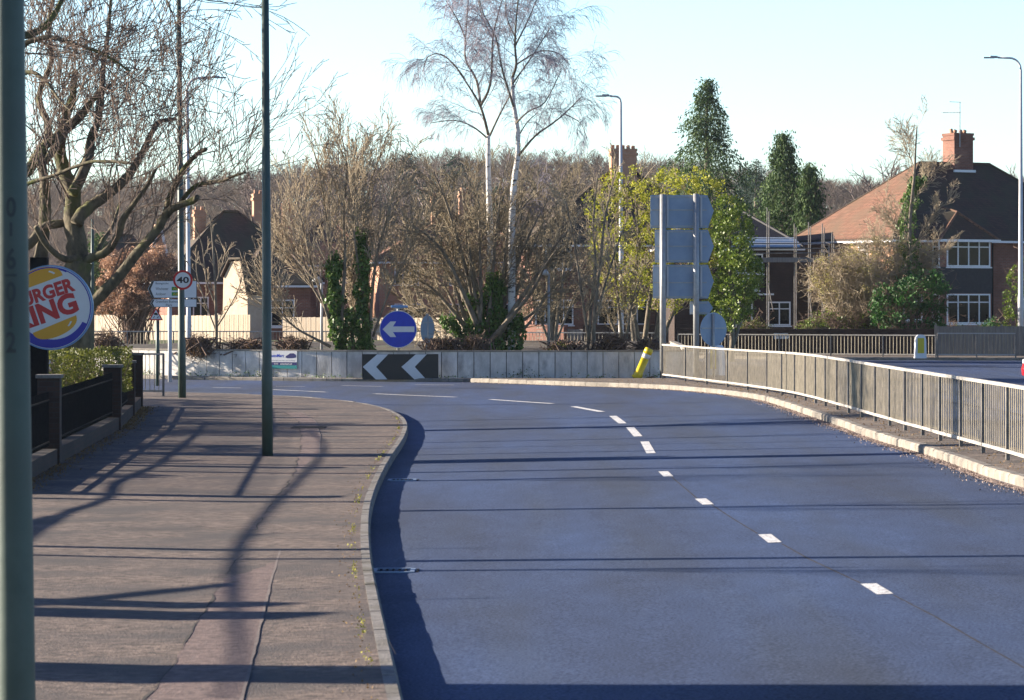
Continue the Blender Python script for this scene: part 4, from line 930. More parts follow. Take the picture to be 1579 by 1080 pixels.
a, b = P(1148, 402, 148.7), P(1266, 402, 148.7); mb = MB()
for k in range(5): mb.bar(a + Vector((0, k * .24 - .4, 0)), b + Vector((0, k * .24 - .4, 0)), .22, .045)
mb.build('deck_boards', M['fence_old'], t); a, b = P(1148, 401, 148.12), P(1266, 401, 148.12); MB().bar(a, b, .03, .22).build('toe_board', M['fence_old'], t)

# centre house behind the birches
HD, rfd = house('brick_house', 'brick house with a dark hipped roof and tall chimney behind the birches', 822, 157, 9.9, 8.6, 5.3, 8.95, math.radians(5), M['brick'], M['tile'])
o, pm = chimney(rfd, 4.95, 3.9, 8.2, 9.95, 1.3, .95, 5, M['brickor']); pm.build('chimney_pots', M['brickor'], o)
for x, z, w_, nx in ((.1, 1.05, 1.9, 4), (3.2, 1.05, 2.5, 5), (7.2, 1.05, 1.5, 3), (.6, 3.8, 1.3, 3), (4.0, 3.8, 1.4, 3), (7.2, 3.8, 1.3, 3)): window(HD, x, z, w_, 1.25, 0, nx, .3)
HC_, rfc = house('brick_house', 'red brick house with two chimneys hidden behind the multi stemmed tree', 585, 168, 9.0, 8.0, 4.6, 7.0, math.radians(6), M['brickor'], M['tile_red'])
for x in (3.4, 4.9): o, pm = chimney(rfc, x, 4.0, 6.0, 7.9 + (.0 if x < 4 else .3), .65, .6, 2, M['brickor']); pm.build('chimney_pots', M['brickor'], o)
for x in (.8, 3.7, 6.4): window(HC_, x, 3.1, 1.3, 1.1, 0, 3, .3); window(HC_, x, .9, 1.5, 1.2, 0, 3, .3)
# left houses
HA, rfa = house('brick_house', 'low brick house with a broad dark roof behind the pale fence on the left', 262, 163, 7.6, 8.4, 3.5, 7.1, math.radians(14), M['brick'], M['tile'], base=.3)
o, pm = chimney(rfa, 5.2, 3.8, 5.8, 7.75, .55, .6, 2, M['brickor']); pm.build('chimney_pots', M['brickor'], o)
o, pm = chimney(rfa, 2.2, 4.6, 5.0, 6.9, .6, .6, 2, M['brickor']); pm.build('chimney_pots', M['brickor'], o)
window(HA, .8, 1.2, 1.2, 1.1, 0, 3, .3); window(HA, 4.5, 1.2, 1.6, 1.1, 0, 3, .3)
p = P(362, 0, 152); t = thing('gabled_wing', 'cream rendered gable end narrowing upward behind the pale fence', 'house', (p.x, p.y, .3), math.radians(-48)); s_ = 152 / FPX
W2 = 1.0; zt = HC - (403 - YH) * s_ - .3
wv = [(-W2, 0), (W2, 0), (W2, (YH - 455) * s_ + HC - .3), (.55, zt), (-.25, zt), (-W2 * .9, zt - .8)]
mb = MB(); n = len(wv); A = [(x, 0, z) for x, z in wv]; B2 = [(x, 1.3, z) for x, z in wv]
mb.add(A + B2, [tuple(range(n)), tuple(range(2 * n - 1, n - 1, -1))] + [(i, i + n, (i + 1) % n + n, (i + 1) % n) for i in range(n)]); mb.build('wall', M['cream'], t)
mb = MB(); q = [(-W2 * .95, zt - .75), (-.3, zt + .08), (.6, zt + .08), (W2 * 1.1, (YH - 455) * s_ + HC - .3)]
for a, b in zip(q[:-1], q[1:]):
    mb.add([(a[0], -.15, a[1]), (b[0], -.15, b[1]), (b[0], 1.5, b[1]), (a[0], 1.5, a[1]), (a[0], -.15, a[1] + .1), (b[0], -.15, b[1] + .1), (b[0], 1.5, b[1] + .1), (a[0], 1.5, a[1] + .1)], [(0, 3, 2, 1), (4, 5, 6, 7), (0, 1, 5, 4), (2, 3, 7, 6), (0, 4, 7, 3), (1, 2, 6, 5)])
mb.build('roof', M['tile'], t)
HB, rfb = house('brick_house', 'small brick house with a white porch window between the lamp column and the bare tree', 386, 158, 3.0, 7.0, 3.3, 5.4, math.radians(10), M['brick'], M['tile'], base=.3, hip=.8)
window(HB, 1.0, .8, 1.2, 1.35, 0, 2, .3); window(HB, .2, 2.3, .7, .7, 0, 1, 0)
HG, rfg = house('brick_house', 'house at the far left with a pointed gable behind the dry beech hedge', 165, 172, 3.9, 7.0, 3.4, 5.6, math.radians(12), M['brickor'], M['tile'], base=.3, hip=.8)
mb = MB(); mb.add([(2.1, -.3, 3.2), (3.5, -.3, 3.2), (2.8, -.3, 6.3), (2.1, 2.5, 3.2), (3.5, 2.5, 3.2), (2.8, 2.5, 6.3)], [(0, 1, 2), (3, 5, 4), (0, 2, 5, 3), (1, 4, 5, 2)]); gb = mb.build('gable', M['brickor'], HG)
MB().bar((2.05, -.38, 3.2), (2.8, -.38, 6.35), .09, .14).bar((3.55, -.38, 3.2), (2.8, -.38, 6.35), .09, .14).build('bargeboard', M['uw'], gb)
HH, rfh = house('brick_house', 'red roofed brick house partly hidden behind the ivy clad tree', 436, 182, 5.2, 7.0, 4.6, 7.0, math.radians(5), M['brick'], M['tile_red'], base=.4)
o, pm = chimney(rfh, .3, 3.0, 5.4, 7.7, .6, .6, 2, M['brickor']); pm.build('chimney_pots', M['brickor'], o)
window(HH, 1, 3, 1.2, 1.1, 0, 3, .3); window(HH, 3.2, 3, 1.2, 1.1, 0, 3, .3)
# distant house between the conifers and a roof at mid distance behind the wood
HI, rfi = house('brick_house', 'distant house with a brown roof under the hill behind the brown hedge', 118, 200, 6.2, 7.0, 4.5, 6.6, math.radians(8), M['brick'], M['tile'], base=.6)

# ---------------------------------------------------------------- fences, garden walls
def board_fence(name, label, a, b, height, m, bw=.15, group=None, step=0.0, post_top=.06):
    a = Vector(a); b = Vector(b); L = (b - a).length; d = (b - a) / L; yw = math.atan2(d.y, d.x); t = thing(name, label, 'fence', a, group=group)
    n = int(L / bw); mb = MB()
    for k in range(n):
        q = a + d * ((k + .5) * L / n); hh = height + U(-.012, .012) - (step if (k * bw) % 5.4 > 2.7 else 0); mb.box((q.x, q.y + (.012 if k % 2 else 0), q.z + hh / 2), (bw * .97, .022, hh), yw)
    mb.build('boards', m, t); k = 0.0
    while k <= L + .01:
        q = a + d * k; MB().box((q.x, q.y + .07, q.z + (height + post_top) / 2), (.1, .1, height + post_top), yw).build('post', m, t); k += 2.7
    return t
zb = .40
def FP(px, D, z=.2): p = P(px, 0, D); return (p.x, p.y, z)
board_fence('wooden_fence', 'long pale wooden board fence behind the direction sign on the left', FP(128, 156, zb), FP(333, 148, zb), 1.30, M['fence'])
board_fence('wooden_fence', 'pale wooden board fence panels just left of the cream gable', FP(336, 148, zb), FP(386, 146.5, zb), 1.34, M['fence'])
board_fence('wooden_fence', 'pale wooden board fence behind the ivy clad stems', FP(438, 149.5, zb), FP(560, 146.5, zb), 1.22, M['fence'])
board_fence('wooden_fence', 'pale wooden board fence behind the blue arrow sign', FP(564, 150, zb), FP(752, 144.5, zb), 1.20, M['fence'])
board_fence('wooden_fence', 'weathered blue grey wooden fence under the bay window at the far right', FP(1443, 131, .112), FP(1600, 130, .112), 1.22, M['fence_old'], .12)
def gwall(name, label, a, b, height, m, cap=None):
    a = Vector(a); b = Vector(b); t = thing(name, label, 'wall', a); mb = MB(); mb.bar(a + Vector((0, 0, height / 2)), b + Vector((0, 0, height / 2)), .24, height); mb.build('brickwork', m, t)
    MB().bar(a + Vector((0, 0, height + .03)), b + Vector((0, 0, height + .03)), .30, .06).build('coping', cap or m, t); return t
gwall('garden_wall', 'sunlit red brick garden wall behind the birch trunks', FP(805, 139.5), FP(872, 137.5), 1.08, M['brick'])
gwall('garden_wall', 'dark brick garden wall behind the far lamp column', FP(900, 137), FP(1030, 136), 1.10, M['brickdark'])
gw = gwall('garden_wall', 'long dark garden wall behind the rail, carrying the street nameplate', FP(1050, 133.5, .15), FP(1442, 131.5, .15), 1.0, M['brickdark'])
a = FP(872.5, 137.6); b = FP(899, 137.1)
board_fence('garden_gate', 'dark picket gate between two stretches of brick garden wall', FP(873, 137.6), FP(899, 137.2), .95, M['fence_old'], .16)
D = 132.55; c = P(1214, 518.5, D); fr = frame(c); s_ = D / FPX
t = thing('street_nameplate', 'street nameplate reading ST JOHNS ROAD on the dark garden wall', 'nameplate', c); q = lambda x0, y0, x1, y1: [(x0 * s_, y0 * s_), (x1 * s_, y0 * s_), (x1 * s_, y1 * s_), (x0 * s_, y1 * s_)]
MB().plate(fr, q(-20.5, -4.2, 20.5, 4.2), 0, .02).build('plate', M['white'], t); MB().plate(fr, q(-19.4, -3.2, 19.4, 3.2), .021, .002).build('border_line', M['black'], t); MB().plate(fr, q(-19, -2.9, 19, 2.9), .024, .002).build('panel', M['white'], t)
text('lettering', "ST. JOHN'S ROAD", fr, (-17 * s_, -1.9 * s_, 17 * s_, 1.9 * s_), .028, M['black'], t, bold=.02)
for x in (-14, 14): MB().box((c.x + x * s_, c.y + .05, c.z - .5), (.06, .06, 1.1)).build('leg', M['darkmetal'], t)
# ---------------------------------------------------------------- trees
gauss = random.gauss
def nrm(x, y, z):
    l = math.sqrt(x * x + y * y + z * z) or 1; return x / l, y / l, z / l
def grow(S, p, d, L, r, lv, C):
    ns = C['seg'][lv]; wob = C['wob'][lv]; tr = C['trop'][lv]; n = C['n'][lv]; nodes = []
    x, y, z = p; dx, dy, dz = d; st = L / ns; rr = r; re = C.get('tip', .35) if lv < len(C['n']) - 1 else .5
    for i in range(ns):
        dx, dy, dz = nrm(dx + gauss(0, wob), dy + gauss(0, wob), dz + gauss(0, wob) + tr)
        x2, y2, z2 = x + dx * st, y + dy * st, z + dz * st; r2 = max(C['rmin'], r * (1 - (1 - re) * (i + 1) / ns))
        S.append((x, y, z, x2, y2, z2, rr, r2)); nodes.append((x, y, z, dx, dy, dz, rr)); x, y, z, rr = x2, y2, z2, r2
    nodes.append((x, y, z, dx, dy, dz, rr))
    if lv + 1 >= len(C['seg']) or n == 0: return
    t0 = C['t0'][lv]; cnt = n if isinstance(n, int) and lv < 99 else n
    cnt = int(n * U(.75, 1.25) + .5)
    for k in range(cnt):
        t = t0 + (1 - t0) * ((k + R()) / cnt); f = t * ns; i = min(int(f), ns - 1); f -= i; a = nodes[i]; b = nodes[i + 1]
        q = (a[0] + (b[0] - a[0]) * f, a[1] + (b[1] - a[1]) * f, a[2] + (b[2] - a[2]) * f)
        D = (a[3], a[4], a[5]); an = C['ang'][lv] * U(.6, 1.35); vx, vy, vz = gauss(0, 1), gauss(0, 1), gauss(0, 1)
        dt = vx * D[0] + vy * D[1] + vz * D[2]; vx, vy, vz = nrm(vx - dt * D[0], vy - dt * D[1], vz - dt * D[2]); ca, sa = math.cos(an), math.sin(an)
        e = (D[0] * ca + vx * sa, D[1] * ca + vy * sa, D[2] * ca + vz * sa)
        grow(S, q, e, L * C['ratio'][lv] * U(.6, 1.2) * (1.15 - .5 * t), min(a[6] * .8, r * C['rr'][lv]) * U(.7, 1), lv + 1, C)
def along(S, pts, rads, C, n, lv=0, L=1.0, rr=.3, t0=.1, ang=.9, up=0.0, bias=None):
    """sprout branches from a polyline limb"""
    Ls = [0]
    for a, b in zip(pts[:-1], pts[1:]): Ls.append(Ls[-1] + (b - a).length)
    for k in range(n):
        s = Ls[-1] * (t0 + (1 - t0) * (k + R()) / n); i = max(j for j in range(len(Ls) - 1) if Ls[j] <= s); f = (s - Ls[i]) / (Ls[i + 1] - Ls[i]); q = pts[i].lerp(pts[i + 1], f); d = (pts[i + 1] - pts[i]).normalized(); r = rads[i] + (rads[i + 1] - rads[i]) * f
        v = Vector((gauss(0, 1), gauss(0, 1), gauss(0, 1))); v = (v - d * v.dot(d)).normalized(); an = ang * U(.6, 1.3); e = d * math.cos(an) + v * math.sin(an) + Vector((0, 0, up))
        if bias: e += Vector(bias)
        e.normalize(); grow(S, tuple(q), tuple(e), L * U(.6, 1.2), max(r * rr, C['rmin'] * 1.5), lv, C)
def seg_mesh(name, S, m, parent=None, sides=3):
    A = np.asarray(S, float); p0, p1, r0, r1 = A[:, :3], A[:, 3:6], A[:, 6:7], A[:, 7:8]; d = p1 - p0; d /= np.maximum(np.linalg.norm(d, axis=1), 1e-9)[:, None]
    ref = np.where(np.abs(d[:, 2:3]) < .9, np.array([[0, 0, 1.]]), np.array([[1., 0, 0]])); x = np.cross(d, ref); x /= np.linalg.norm(x, axis=1)[:, None]; y = np.cross(d, x)
    V = []
    for (p, r, sg) in ((p0 - d * r0 * .3, r0, 0), (p1 + d * r1 * .3, r1, 1)):
        for k in range(sides): an = 2 * math.pi * k / sides; V.append(p + (x * math.cos(an) + y * math.sin(an)) * r)
    V = np.stack(V, 1).reshape(-1, 3); n = len(A); base = (np.arange(n) * 2 * sides)[:, None, None]
    f = np.array([[k, (k + 1) % sides, sides + (k + 1) % sides, sides + k] for k in range(sides)])[None]
    return link_mesh(name, np_mesh(name, V, (base + f).reshape(-1, 4)), m, parent)
def put(t, S, mbark, mtwig, rb=.035, name='crown'):
    thick = [s for s in S if s[6] > rb]; thin = [s for s in S if s[6] <= rb]
    if thick: o = seg_mesh('branches', thick, mbark, t, 7)
    if thin: seg_mesh(name, thin, mtwig, t, 3)
def limb_tube(mb, pts, rads, n=10, jit=.02):
    P2, R2 = [], []
    for i in range(len(pts) - 1):
        for k in range(4):
            f = k / 4; a = pts[max(i - 1, 0)]; b = pts[i]; c = pts[i + 1]; d = pts[min(i + 2, len(pts) - 1)]
            q = .5 * ((2 * b) + (c - a) * f + (2 * a - 5 * b + 4 * c - d) * f * f + (3 * b - a - 3 * c + d) * f ** 3)
            P2.append(q + Vector((gauss(0, jit), gauss(0, jit), gauss(0, jit))) * rads[i] * 2); R2.append((rads[i] + (rads[i + 1] - rads[i]) * f) * U(.94, 1.08))
    P2.append(pts[-1]); R2.append(rads[-1]); mb.tube(P2, R2, n); return P2, R2
def ivy_on(t, pts, rads, n, thick, size=.11, m=None, name='ivy'):
    out = []; dirs = []
    for _ in range(n):
        i = random.randrange(len(pts) - 1); f = R(); q = pts[i].lerp(pts[i + 1], f); r = rads[i] + thick * (.35 + 1.25 * math.sin(q.z * 3.3 + pts[0].x * 3) ** 2 * (.4 + .6 * math.sin(q.z * 8.7) ** 2)) * (U(.4, 1.15)); a = U(0, 6.283)
        out.append((q.x + math.cos(a) * r, q.y + math.sin(a) * r, q.z + gauss(0, .08))); dirs.append((math.cos(a) * .3, math.sin(a) * .3, -1))
    return leaves(name, out, size, m or M['ivy'], t, .8, dirs=dirs, jitter=.7)
C_plane = dict(seg=[7, 4, 3], wob=[.06, .08, .10], trop=[.085, .05, .03], n=[5, 3, 0], ang=[.5, .5, .6], ratio=[.42, .45, .5], rr=[.5, .6, .6], t0=[.12, .15, .2], rmin=.0062)
def pxlimb(pts, D0, D1=None):
    n = len(pts); D1 = D0 if D1 is None else D1
    return [P(x, y, D0 + (D1 - D0) * i / (n - 1)) for i, (x, y) in enumerate(pts)]

# the big mossy plane tree behind the round sign
D = 62.; base = P(120, 0, D); base.z = -.05
t = thing('plane_tree', 'large mossy bare plane tree spreading knobbly limbs from behind the round sign', 'tree', base)
mb = MB(); S = []
s_ = D / FPX
def L_(pts, w0, w1, dd, tw=0, Lt=1.2, up=.35, rmul=.16, t0=.25):
    q = pxlimb(pts, D, D + dd); n = len(pts); rads = [(w0 + (w1 - w0) * i / (n - 1)) * s_ / 2 * .82 for i in range(n)]
    P2, R2 = limb_tube(mb, q, rads); 
    if tw: along(S, P2, R2, C_plane, int(tw * 1.2), 0, Lt * 1.5, rmul, t0, 1.0, up)
trunk = pxlimb([(122, 560), (120, 500), (118, 440), (122, 405)], D); trunk[0].z = -.1
limb_tube(mb, trunk, [.36, .30, .29, .27], 14)
L_([(122, 410), (118, 370), (112, 335), (112, 300), (98, 262), (92, 225), (100, 185), (112, 150), (115, 110)], 42, 10, 1.2, 16, 1.5)
L_([(126, 410), (140, 398), (165, 388), (182, 362), (190, 338), (204, 318), (226, 288), (240, 262)], 20, 6, -1, 14, 1.3)
L_([(104, 505), (128, 480), (146, 465), (180, 430), (210, 392), (240, 358), (258, 328), (275, 318), (296, 310), (304, 305)], 26, 11, -1.5, 10, 1.3)
L_([(256, 330), (262, 305), (278, 270), (292, 250), (306, 236), (318, 230)], 14, 7, -1, 12, 1.8, .5)
L_([(274, 319), (296, 291), (318, 282), (340, 280), (360, 272), (378, 266)], 10, 4, -1.5, 14, 1.6, .45)
L_([(118, 345), (126, 330), (140, 318), (165, 300), (185, 285), (200, 268), (214, 246), (226, 222), (240, 195), (252, 186), (272, 184)], 26, 6, .8, 22, 1.9, .5)
L_([(60, 420), (66, 370), (70, 320), (68, 280), (64, 248)], 26, 16, 1.5, 6, 1.3)
L_([(20, 395), (46, 376), (70, 350), (100, 344), (118, 338)], 20, 14, .5, 4)
L_([(10, 300), (45, 283), (80, 272), (110, 260), (140, 250), (170, 249), (202, 252)], 8, 5, -2, 12, 1.1)
L_([(10, 292), (45, 262), (60, 235), (85, 212), (110, 190), (128, 172), (148, 150), (160, 138), (172, 132)], 22, 7, 1, 20, 1.7, .4)
L_([(70, 250), (100, 205), (125, 182), (140, 160), (152, 142)], 14, 8, 2, 12, 1.6, .4)
L_([(112, 300), (135, 250), (140, 215), (150, 190), (156, 150), (160, 95), (168, 40), (172, -20)], 22, 5, 2, 26, 1.7)
L_([(130, 395), (100, 400), (72, 378), (55, 350)], 14, 9, -1, 4)
L_([(150, 395), (158, 372), (172, 352), (180, 330), (186, 312)], 10, 5, 2, 8)
L_([(60, 252), (75, 200), (60, 150), (80, 90), (75, 30), (90, -30)], 16, 5, 3, 26, 1.7)
mb.build('trunk', M['bark_moss'], t, smooth=True)
put(t, S, M['bark_moss'], M['twig_purple'])
print('plane', len(S))
# nearer plane tree to the left whose limbs cross the top left corner
D = 50.; base = P(-70, 0, D); base.z = -.1
t = thing('plane_tree', 'nearer bare plane tree whose dark limbs reach in at the top left corner', 'tree', base)
mb = MB(); S = []; s_ = D / FPX
tr = pxlimb([(-70, 700), (-72, 500), (-66, 300), (-60, 120)], D); tr[0].z = -.1; limb_tube(mb, tr, [.40, .34, .30, .24], 14)
L_([(-62, 130), (-20, 90), (20, 60), (50, 52), (72, 38), (88, 15), (100, -12)], 22, 8, 1, 16, 1.6, .1, t0=.3)
L_([(-62, 180), (-10, 120), (30, 75), (52, 62), (80, 58), (120, 70), (160, 84), (200, 110)], 16, 4, -1, 18, 1.5, -.05, t0=.35)
L_([(-62, 220), (-10, 160), (40, 112), (72, 128), (92, 155), (110, 172)], 12, 3, -1.5, 14, 1.0, -.1, t0=.4)
L_([(-60, 120), (-30, 20), (20, -60), (80, -90), (150, -100)], 24, 8, 1, 20, 1.8, -.15, t0=.3)
L_([(150, -100), (200, -70), (240, -30), (262, 10)], 8, 3, 0, 18, 1.5, -.1)
L_([(-60, 140), (-110, 40), (-160, -60), (-200, -160)], 22, 9, 1, 14, 1.7, .1)
mb.build('trunk', M['bark_moss'], t, smooth=True); put(t, S, M['bark'], M['twig_purple'])
print('plane2', len(S))

# trees standing left of the picture, whose stems and limbs shade the footway
def shade_tree(label, spx, spy, X0, r, Ht, limbs=0, group='trees left of the footway', lean=0.0):
    g = G(spx, spy, .112); b = toward_sun(g, X0); b.z = -.05; b.y = g.y + (g.x - X0) * math.tan(SUN_AZ)
    t = thing('street_tree', label, 'tree', b, group=group); mb = MB(); S = []
    pts = [b + Vector((gauss(0, .04), gauss(0, .02), Ht * k / 6)) for k in range(7)]; rads = [r * (1 - .45 * k / 6) for k in range(7)]
    P2, R2 = limb_tube(mb, pts, rads, 12)
    C = dict(C_plane); along(S, P2[-8:], R2[-8:], C, limbs, 0, 2.2, .35, .2, .9, .4)
    mb.build('trunk', M['bark'], t, smooth=True)
    if S: put(t, S, M['bark'], M['twig_purple'])
    return t
shade_tree('bare tree left of the footway casting the lowest broad shadow', 300, 1040, -9.5, .55, 7.5, 8)
shade_tree('bare tree left of the footway casting the second broad shadow', 300, 950, -9.0, .50, 2.35, 0)  # limbless stub out of frame, height shaped so its shadow stops early
shade_tree('twin bare tree just behind it casting the same broad shadow', 300, 934, -10.5, .40, 2.7, 0)  # second unseen stub, shaped to widen and end the same shadow
shade_tree('slim bare tree left of the footway casting a narrow shadow across road', 300, 848, -10., .12, 7.5, 4)
shade_tree('slim bare tree left of the footway behind the narrow one', 300, 862, -12., .10, 4.6, 4)
shade_tree('small bare tree by the driveway left of the footway', 300, 773, -10., .13, 4.5, 6)
shade_tree('young bare tree near the first brick pier', 300, 728, -11., .16, 3.6, 6)
shade_tree('bare tree behind the dark railings', 330, 716, -12.5, .14, 5.4, 8)
shade_tree('slim tree behind the railings and hedge', 330, 690, -12.5, .09, 7.0, 4)
shade_tree('young bare tree behind the second brick pier', 350, 672, -13, .10, 6., 5)
shade_tree('bare tree behind the clipped hedge', 380, 655, -14, .10, 6.5, 5)
shade_tree('tall bare tree beyond the clipped hedge', 400, 640, -15, .10, 8, 5)
S = []; t = thing('shade_hedge', 'tall dark evergreen hedge standing left of the footway behind the railings', 'hedge', (-13.4, 41, 0)); pts = []  # out-of-frame hedge, added to throw shade over the piers and railings
for _ in range(16000):
    y = U(41, 76); q = U(-.8, .8); pts.append((-13.4 + q - (y - 41) * .02, y, U(0, 2.35 + .2 * math.sin(y * 1.3) + .12 * math.sin(y * 3.1))))
leaves('foliage', pts, .22, M['ivy'], t, .7)
for y in range(42, 76, 2): S.append((-13.4, y, 0, -13.4, y + .3, 2.1, .05, .02))
seg_mesh('stems', S, M['twig'], t, 5)
shade_tree('slender young tree between the first and second brick piers', 330, 701, -12., .06, 6.5, 8)
shade_tree('slender young tree behind the hedge in deep shade', 360, 681, -12.5, .05, 7.0, 8)
shade_tree('slender young tree near the end of the railings', 400, 648, -14, .06, 6.5, 8)
# long crooked limb of a leaning tree, shading the footway lengthways
b = Vector((-11, 26, -.05)); t = thing('street_tree', 'leaning bare tree whose long crooked limb runs beside the footway', 'tree', b, group='trees left of the footway')
mb = MB(); S = []
sh = [(345, 1078), (372, 1020), (366, 950), (362, 900), (372, 848), (402, 806), (440, 765), (470, 735), (495, 706), (500, 684), (478, 664)]
q = [toward_sun(G(x, y, .112), -9.0) for x, y in sh]; limb_tube(mb, q, [.014, .018, .022, .028, .028, .026, .024, .022, .02, .016, .012], 10, .05)
sh = [(20, 845), (95, 795), (165, 768), (180, 745), (245, 715), (300, 672), (318, 650)]
q2 = [toward_sun(G(x, y, .112), -9.3) for x, y in sh]; limb_tube(mb, q2, [.03, .03, .028, .028, .024, .02, .014], 10, .05)
mid = q[3]; limb_tube(mb, [b, b + Vector((.3, -.3, .9)), b + Vector((1.0, -.8, 1.6)), mid], [.14, .11, .07, .045], 12)
limb_tube(mb, [b + Vector((.3, -.3, 1.2)), b.lerp(q2[1], .6) + Vector((0, 0, .6)), q2[1]], [.11, .08, .045], 12)
mb.build('trunk', M['bark'], t, smooth=True)
along(S, q, [.1] * len(q), C_plane, 12, 1, .9, .14, .1, .9, .2); along(S, q2, [.1] * len(q2), C_plane, 8, 1, .9, .14, .1, .9, .2); put(t, S, M['bark'], M['twig_purple'])

# ivy clad multi-stemmed tree on the roundabout
def multistem(name, label, px, D, stems, C, mt, n_each, Lt, wpx=1, ivy=None, bark='bark', tw='twig_pale', up=.4, rr=.30, zb_=.72, cat='tree', t0=.12, ang=.75, dspread=1.2, ivyn=2400, ivyth=.16):
    base = P(px, 0, D); base.z = zb_; t = thing(name, label, cat, base); mb = MB(); S = []; s_ = D / FPX
    for k, (pts, w0, w1) in enumerate(stems):
        q = pxlimb(pts, D, D + U(-dspread, dspread)); n = len(pts); rads = [(w0 + (w1 - w0) * i / (n - 1)) * s_ / 2 for i in range(n)]; P2, R2 = limb_tube(mb, q, rads, 8, .01)
        along(S, P2, R2, C, n_each, 0, Lt, rr, t0, ang, up)
    mb.build('trunk', M[bark], t, smooth=True); put(t, S, M[bark], M[tw], .03)
    for pts, r0, n in (ivy or []):
        q = pxlimb(pts, D); ivy_on(t, [w + Vector((gauss(0, .07), gauss(0, .07), 0)) for w in q], [r0 * (1 - .5 * i / (len(q) - 1)) for i in range(len(q))], n, ivyth)
    print(name, px, len(S)); return t
C_up = dict(seg=[6, 4, 3], wob=[.04, .06, .09], trop=[.03, .02, .0], n=[7, 4, 0], ang=[.5, .5, .5], ratio=[.5, .5, .5], rr=[.5, .65, .7], t0=[.12, .15, .2], rmin=.0085)
stems = [([(522, 548), (514, 480), (512, 420), (505, 350), (495, 280), (485, 235)], 8, 1.2), ([(526, 548), (528, 470), (532, 400), (530, 330), (535, 260), (528, 215)], 7, 1.2),
         ([(562, 548), (560, 470), (556, 400), (562, 330), (575, 270), (590, 235)], 8, 1.2), ([(568, 548), (572, 480), (580, 400), (596, 340), (606, 300), (612, 272)], 6, 1.2),
         ([(520, 540), (500, 470), (478, 400), (462, 330), (452, 290)], 5, 1.2), ([(515, 500), (480, 440), (450, 400), (430, 370)], 4, 1), ([(575, 520), (600, 450), (625, 400), (640, 370)], 4, 1),
         ([(510, 535), (485, 522), (455, 505), (430, 478), (418, 450)], 5, 1.2), ([(556, 430), (545, 350), (550, 280), (556, 240)], 4, 1), ([(545, 548), (542, 480), (548, 420)], 8, 3)]
multistem('ivy_clad_tree', 'round bare multi stemmed tree with two ivy wrapped stems left of the arrow sign', 540, 97.5, stems, C_up, None, 20, 1.6, t0=.34, ivy=[([(522, 545), (517, 490), (514, 440), (511, 395)], .10, 3000), ([(564, 545), (560, 490), (556, 420), (557, 360)], .10, 3300), ([(542, 547), (540, 505), (546, 480)], .14, 900)], ang=.62)
# dark spreading multi-stemmed thorn with ivy round its foot
C_sp = dict(seg=[5, 4, 3], wob=[.08, .11, .14], trop=[.05, .02, 0], n=[8, 5, 0], ang=[.55, .6, .6], ratio=[.52, .5, .5], rr=[.5, .65, .7], t0=[.12, .15, .2], rmin=.0085)
stems = []
for tx, ty, mx, my in [(760, 330, 755, 410), (785, 340, 775, 420), (720, 350, 728, 430), (660, 370, 700, 440), (810, 360, 790, 430), (650, 500, 700, 520), (845, 470, 810, 505), (628, 400, 690, 450), (622, 470, 680, 500), (640, 350, 690, 400), (655, 310, 695, 380), (668, 265, 700, 350), (690, 300, 712, 400), (712, 285, 722, 380), (738, 300, 740, 400), (772, 300, 762, 390), (800, 290, 785, 390), (822, 310, 795, 400), (840, 340, 805, 430), (862, 380, 820, 450), (868, 430, 825, 480), (850, 300, 800, 400), (880, 350, 825, 430), (700, 330, 705, 420), (640, 430, 690, 470)]:
    bx_ = 745 + U(-12, 14); stems.append(([(bx_, 548), ((bx_ + mx) / 2 + U(-4, 4), (530 + my) / 2 + 6), (mx, my), ((mx + tx) / 2, (my + ty) / 2 - 6), (tx, ty)], U(7, 10), 1.6))
multistem('thorn_tree', 'dark spreading multi stemmed thorn tree with ivy round its foot right of the arrow sign', 745, 98.5, stems, C_sp, None, 9, 1.4, tw='twig_olive', up=.12, ang=.8, t0=.4, dspread=2.4, ivy=[([(738, 548), (735, 500), (736, 455)], .2, 2600), ([(763, 548), (762, 480), (760, 425)], .14, 3000), ([(790, 548), (792, 510), (800, 490)], .12, 1000), ([(720, 530), (700, 505), (688, 492)], .06, 700)])
# trees between the roundabout and the centre house
stems = [([(850, 545), (848, 470), (840, 400), (835, 340), (828, 300)], 7, 1.5), ([(853, 545), (862, 470), (872, 400), (880, 330), (890, 290)], 7, 1.5), ([(856, 530), (880, 470), (900, 420)], 5, 1.5), ([(848, 530), (825, 470), (810, 420)], 5, 1.5), ([(852, 545), (855, 440), (858, 360), (862, 305)], 6, 1.5)]
multistem('bare_tree', 'twiggy grey brown tree in front of the centre house, behind the short grey lamp post', 852, 118, stems, C_sp, None, 13, 1.5, tw='twig_olive', up=.25, ang=.75, t0=.2, zb_=.15)
stems = [([(960, 545), (955, 480), (948, 420), (945, 360)], 6, 1.5), ([(963, 545), (972, 480), (985, 430)], 5, 1.5), ([(962, 545), (940, 490), (925, 450)], 5, 1.5)]
multistem('bare_tree', 'small bare tree in front of the dark brick garden wall beside the far lamp column', 962, 121, stems, C_sp, None, 11, 1.2, tw='twig_olive', up=.25, ang=.75, t0=.2, zb_=.15)
stems = [([(690, 545), (680, 470), (665, 400), (650, 340)], 6, 1.5), ([(693, 545), (700, 460), (705, 390), (700, 330)], 6, 1.5), ([(688, 545), (655, 480), (635, 430)], 5, 1.5)]
multistem('bare_tree', 'bare tree behind the round sign seen from behind, before the red brick house', 690, 120, stems, C_sp, None, 12, 1.4, tw='twig_olive', up=.25, ang=.75, t0=.2, zb_=.15)
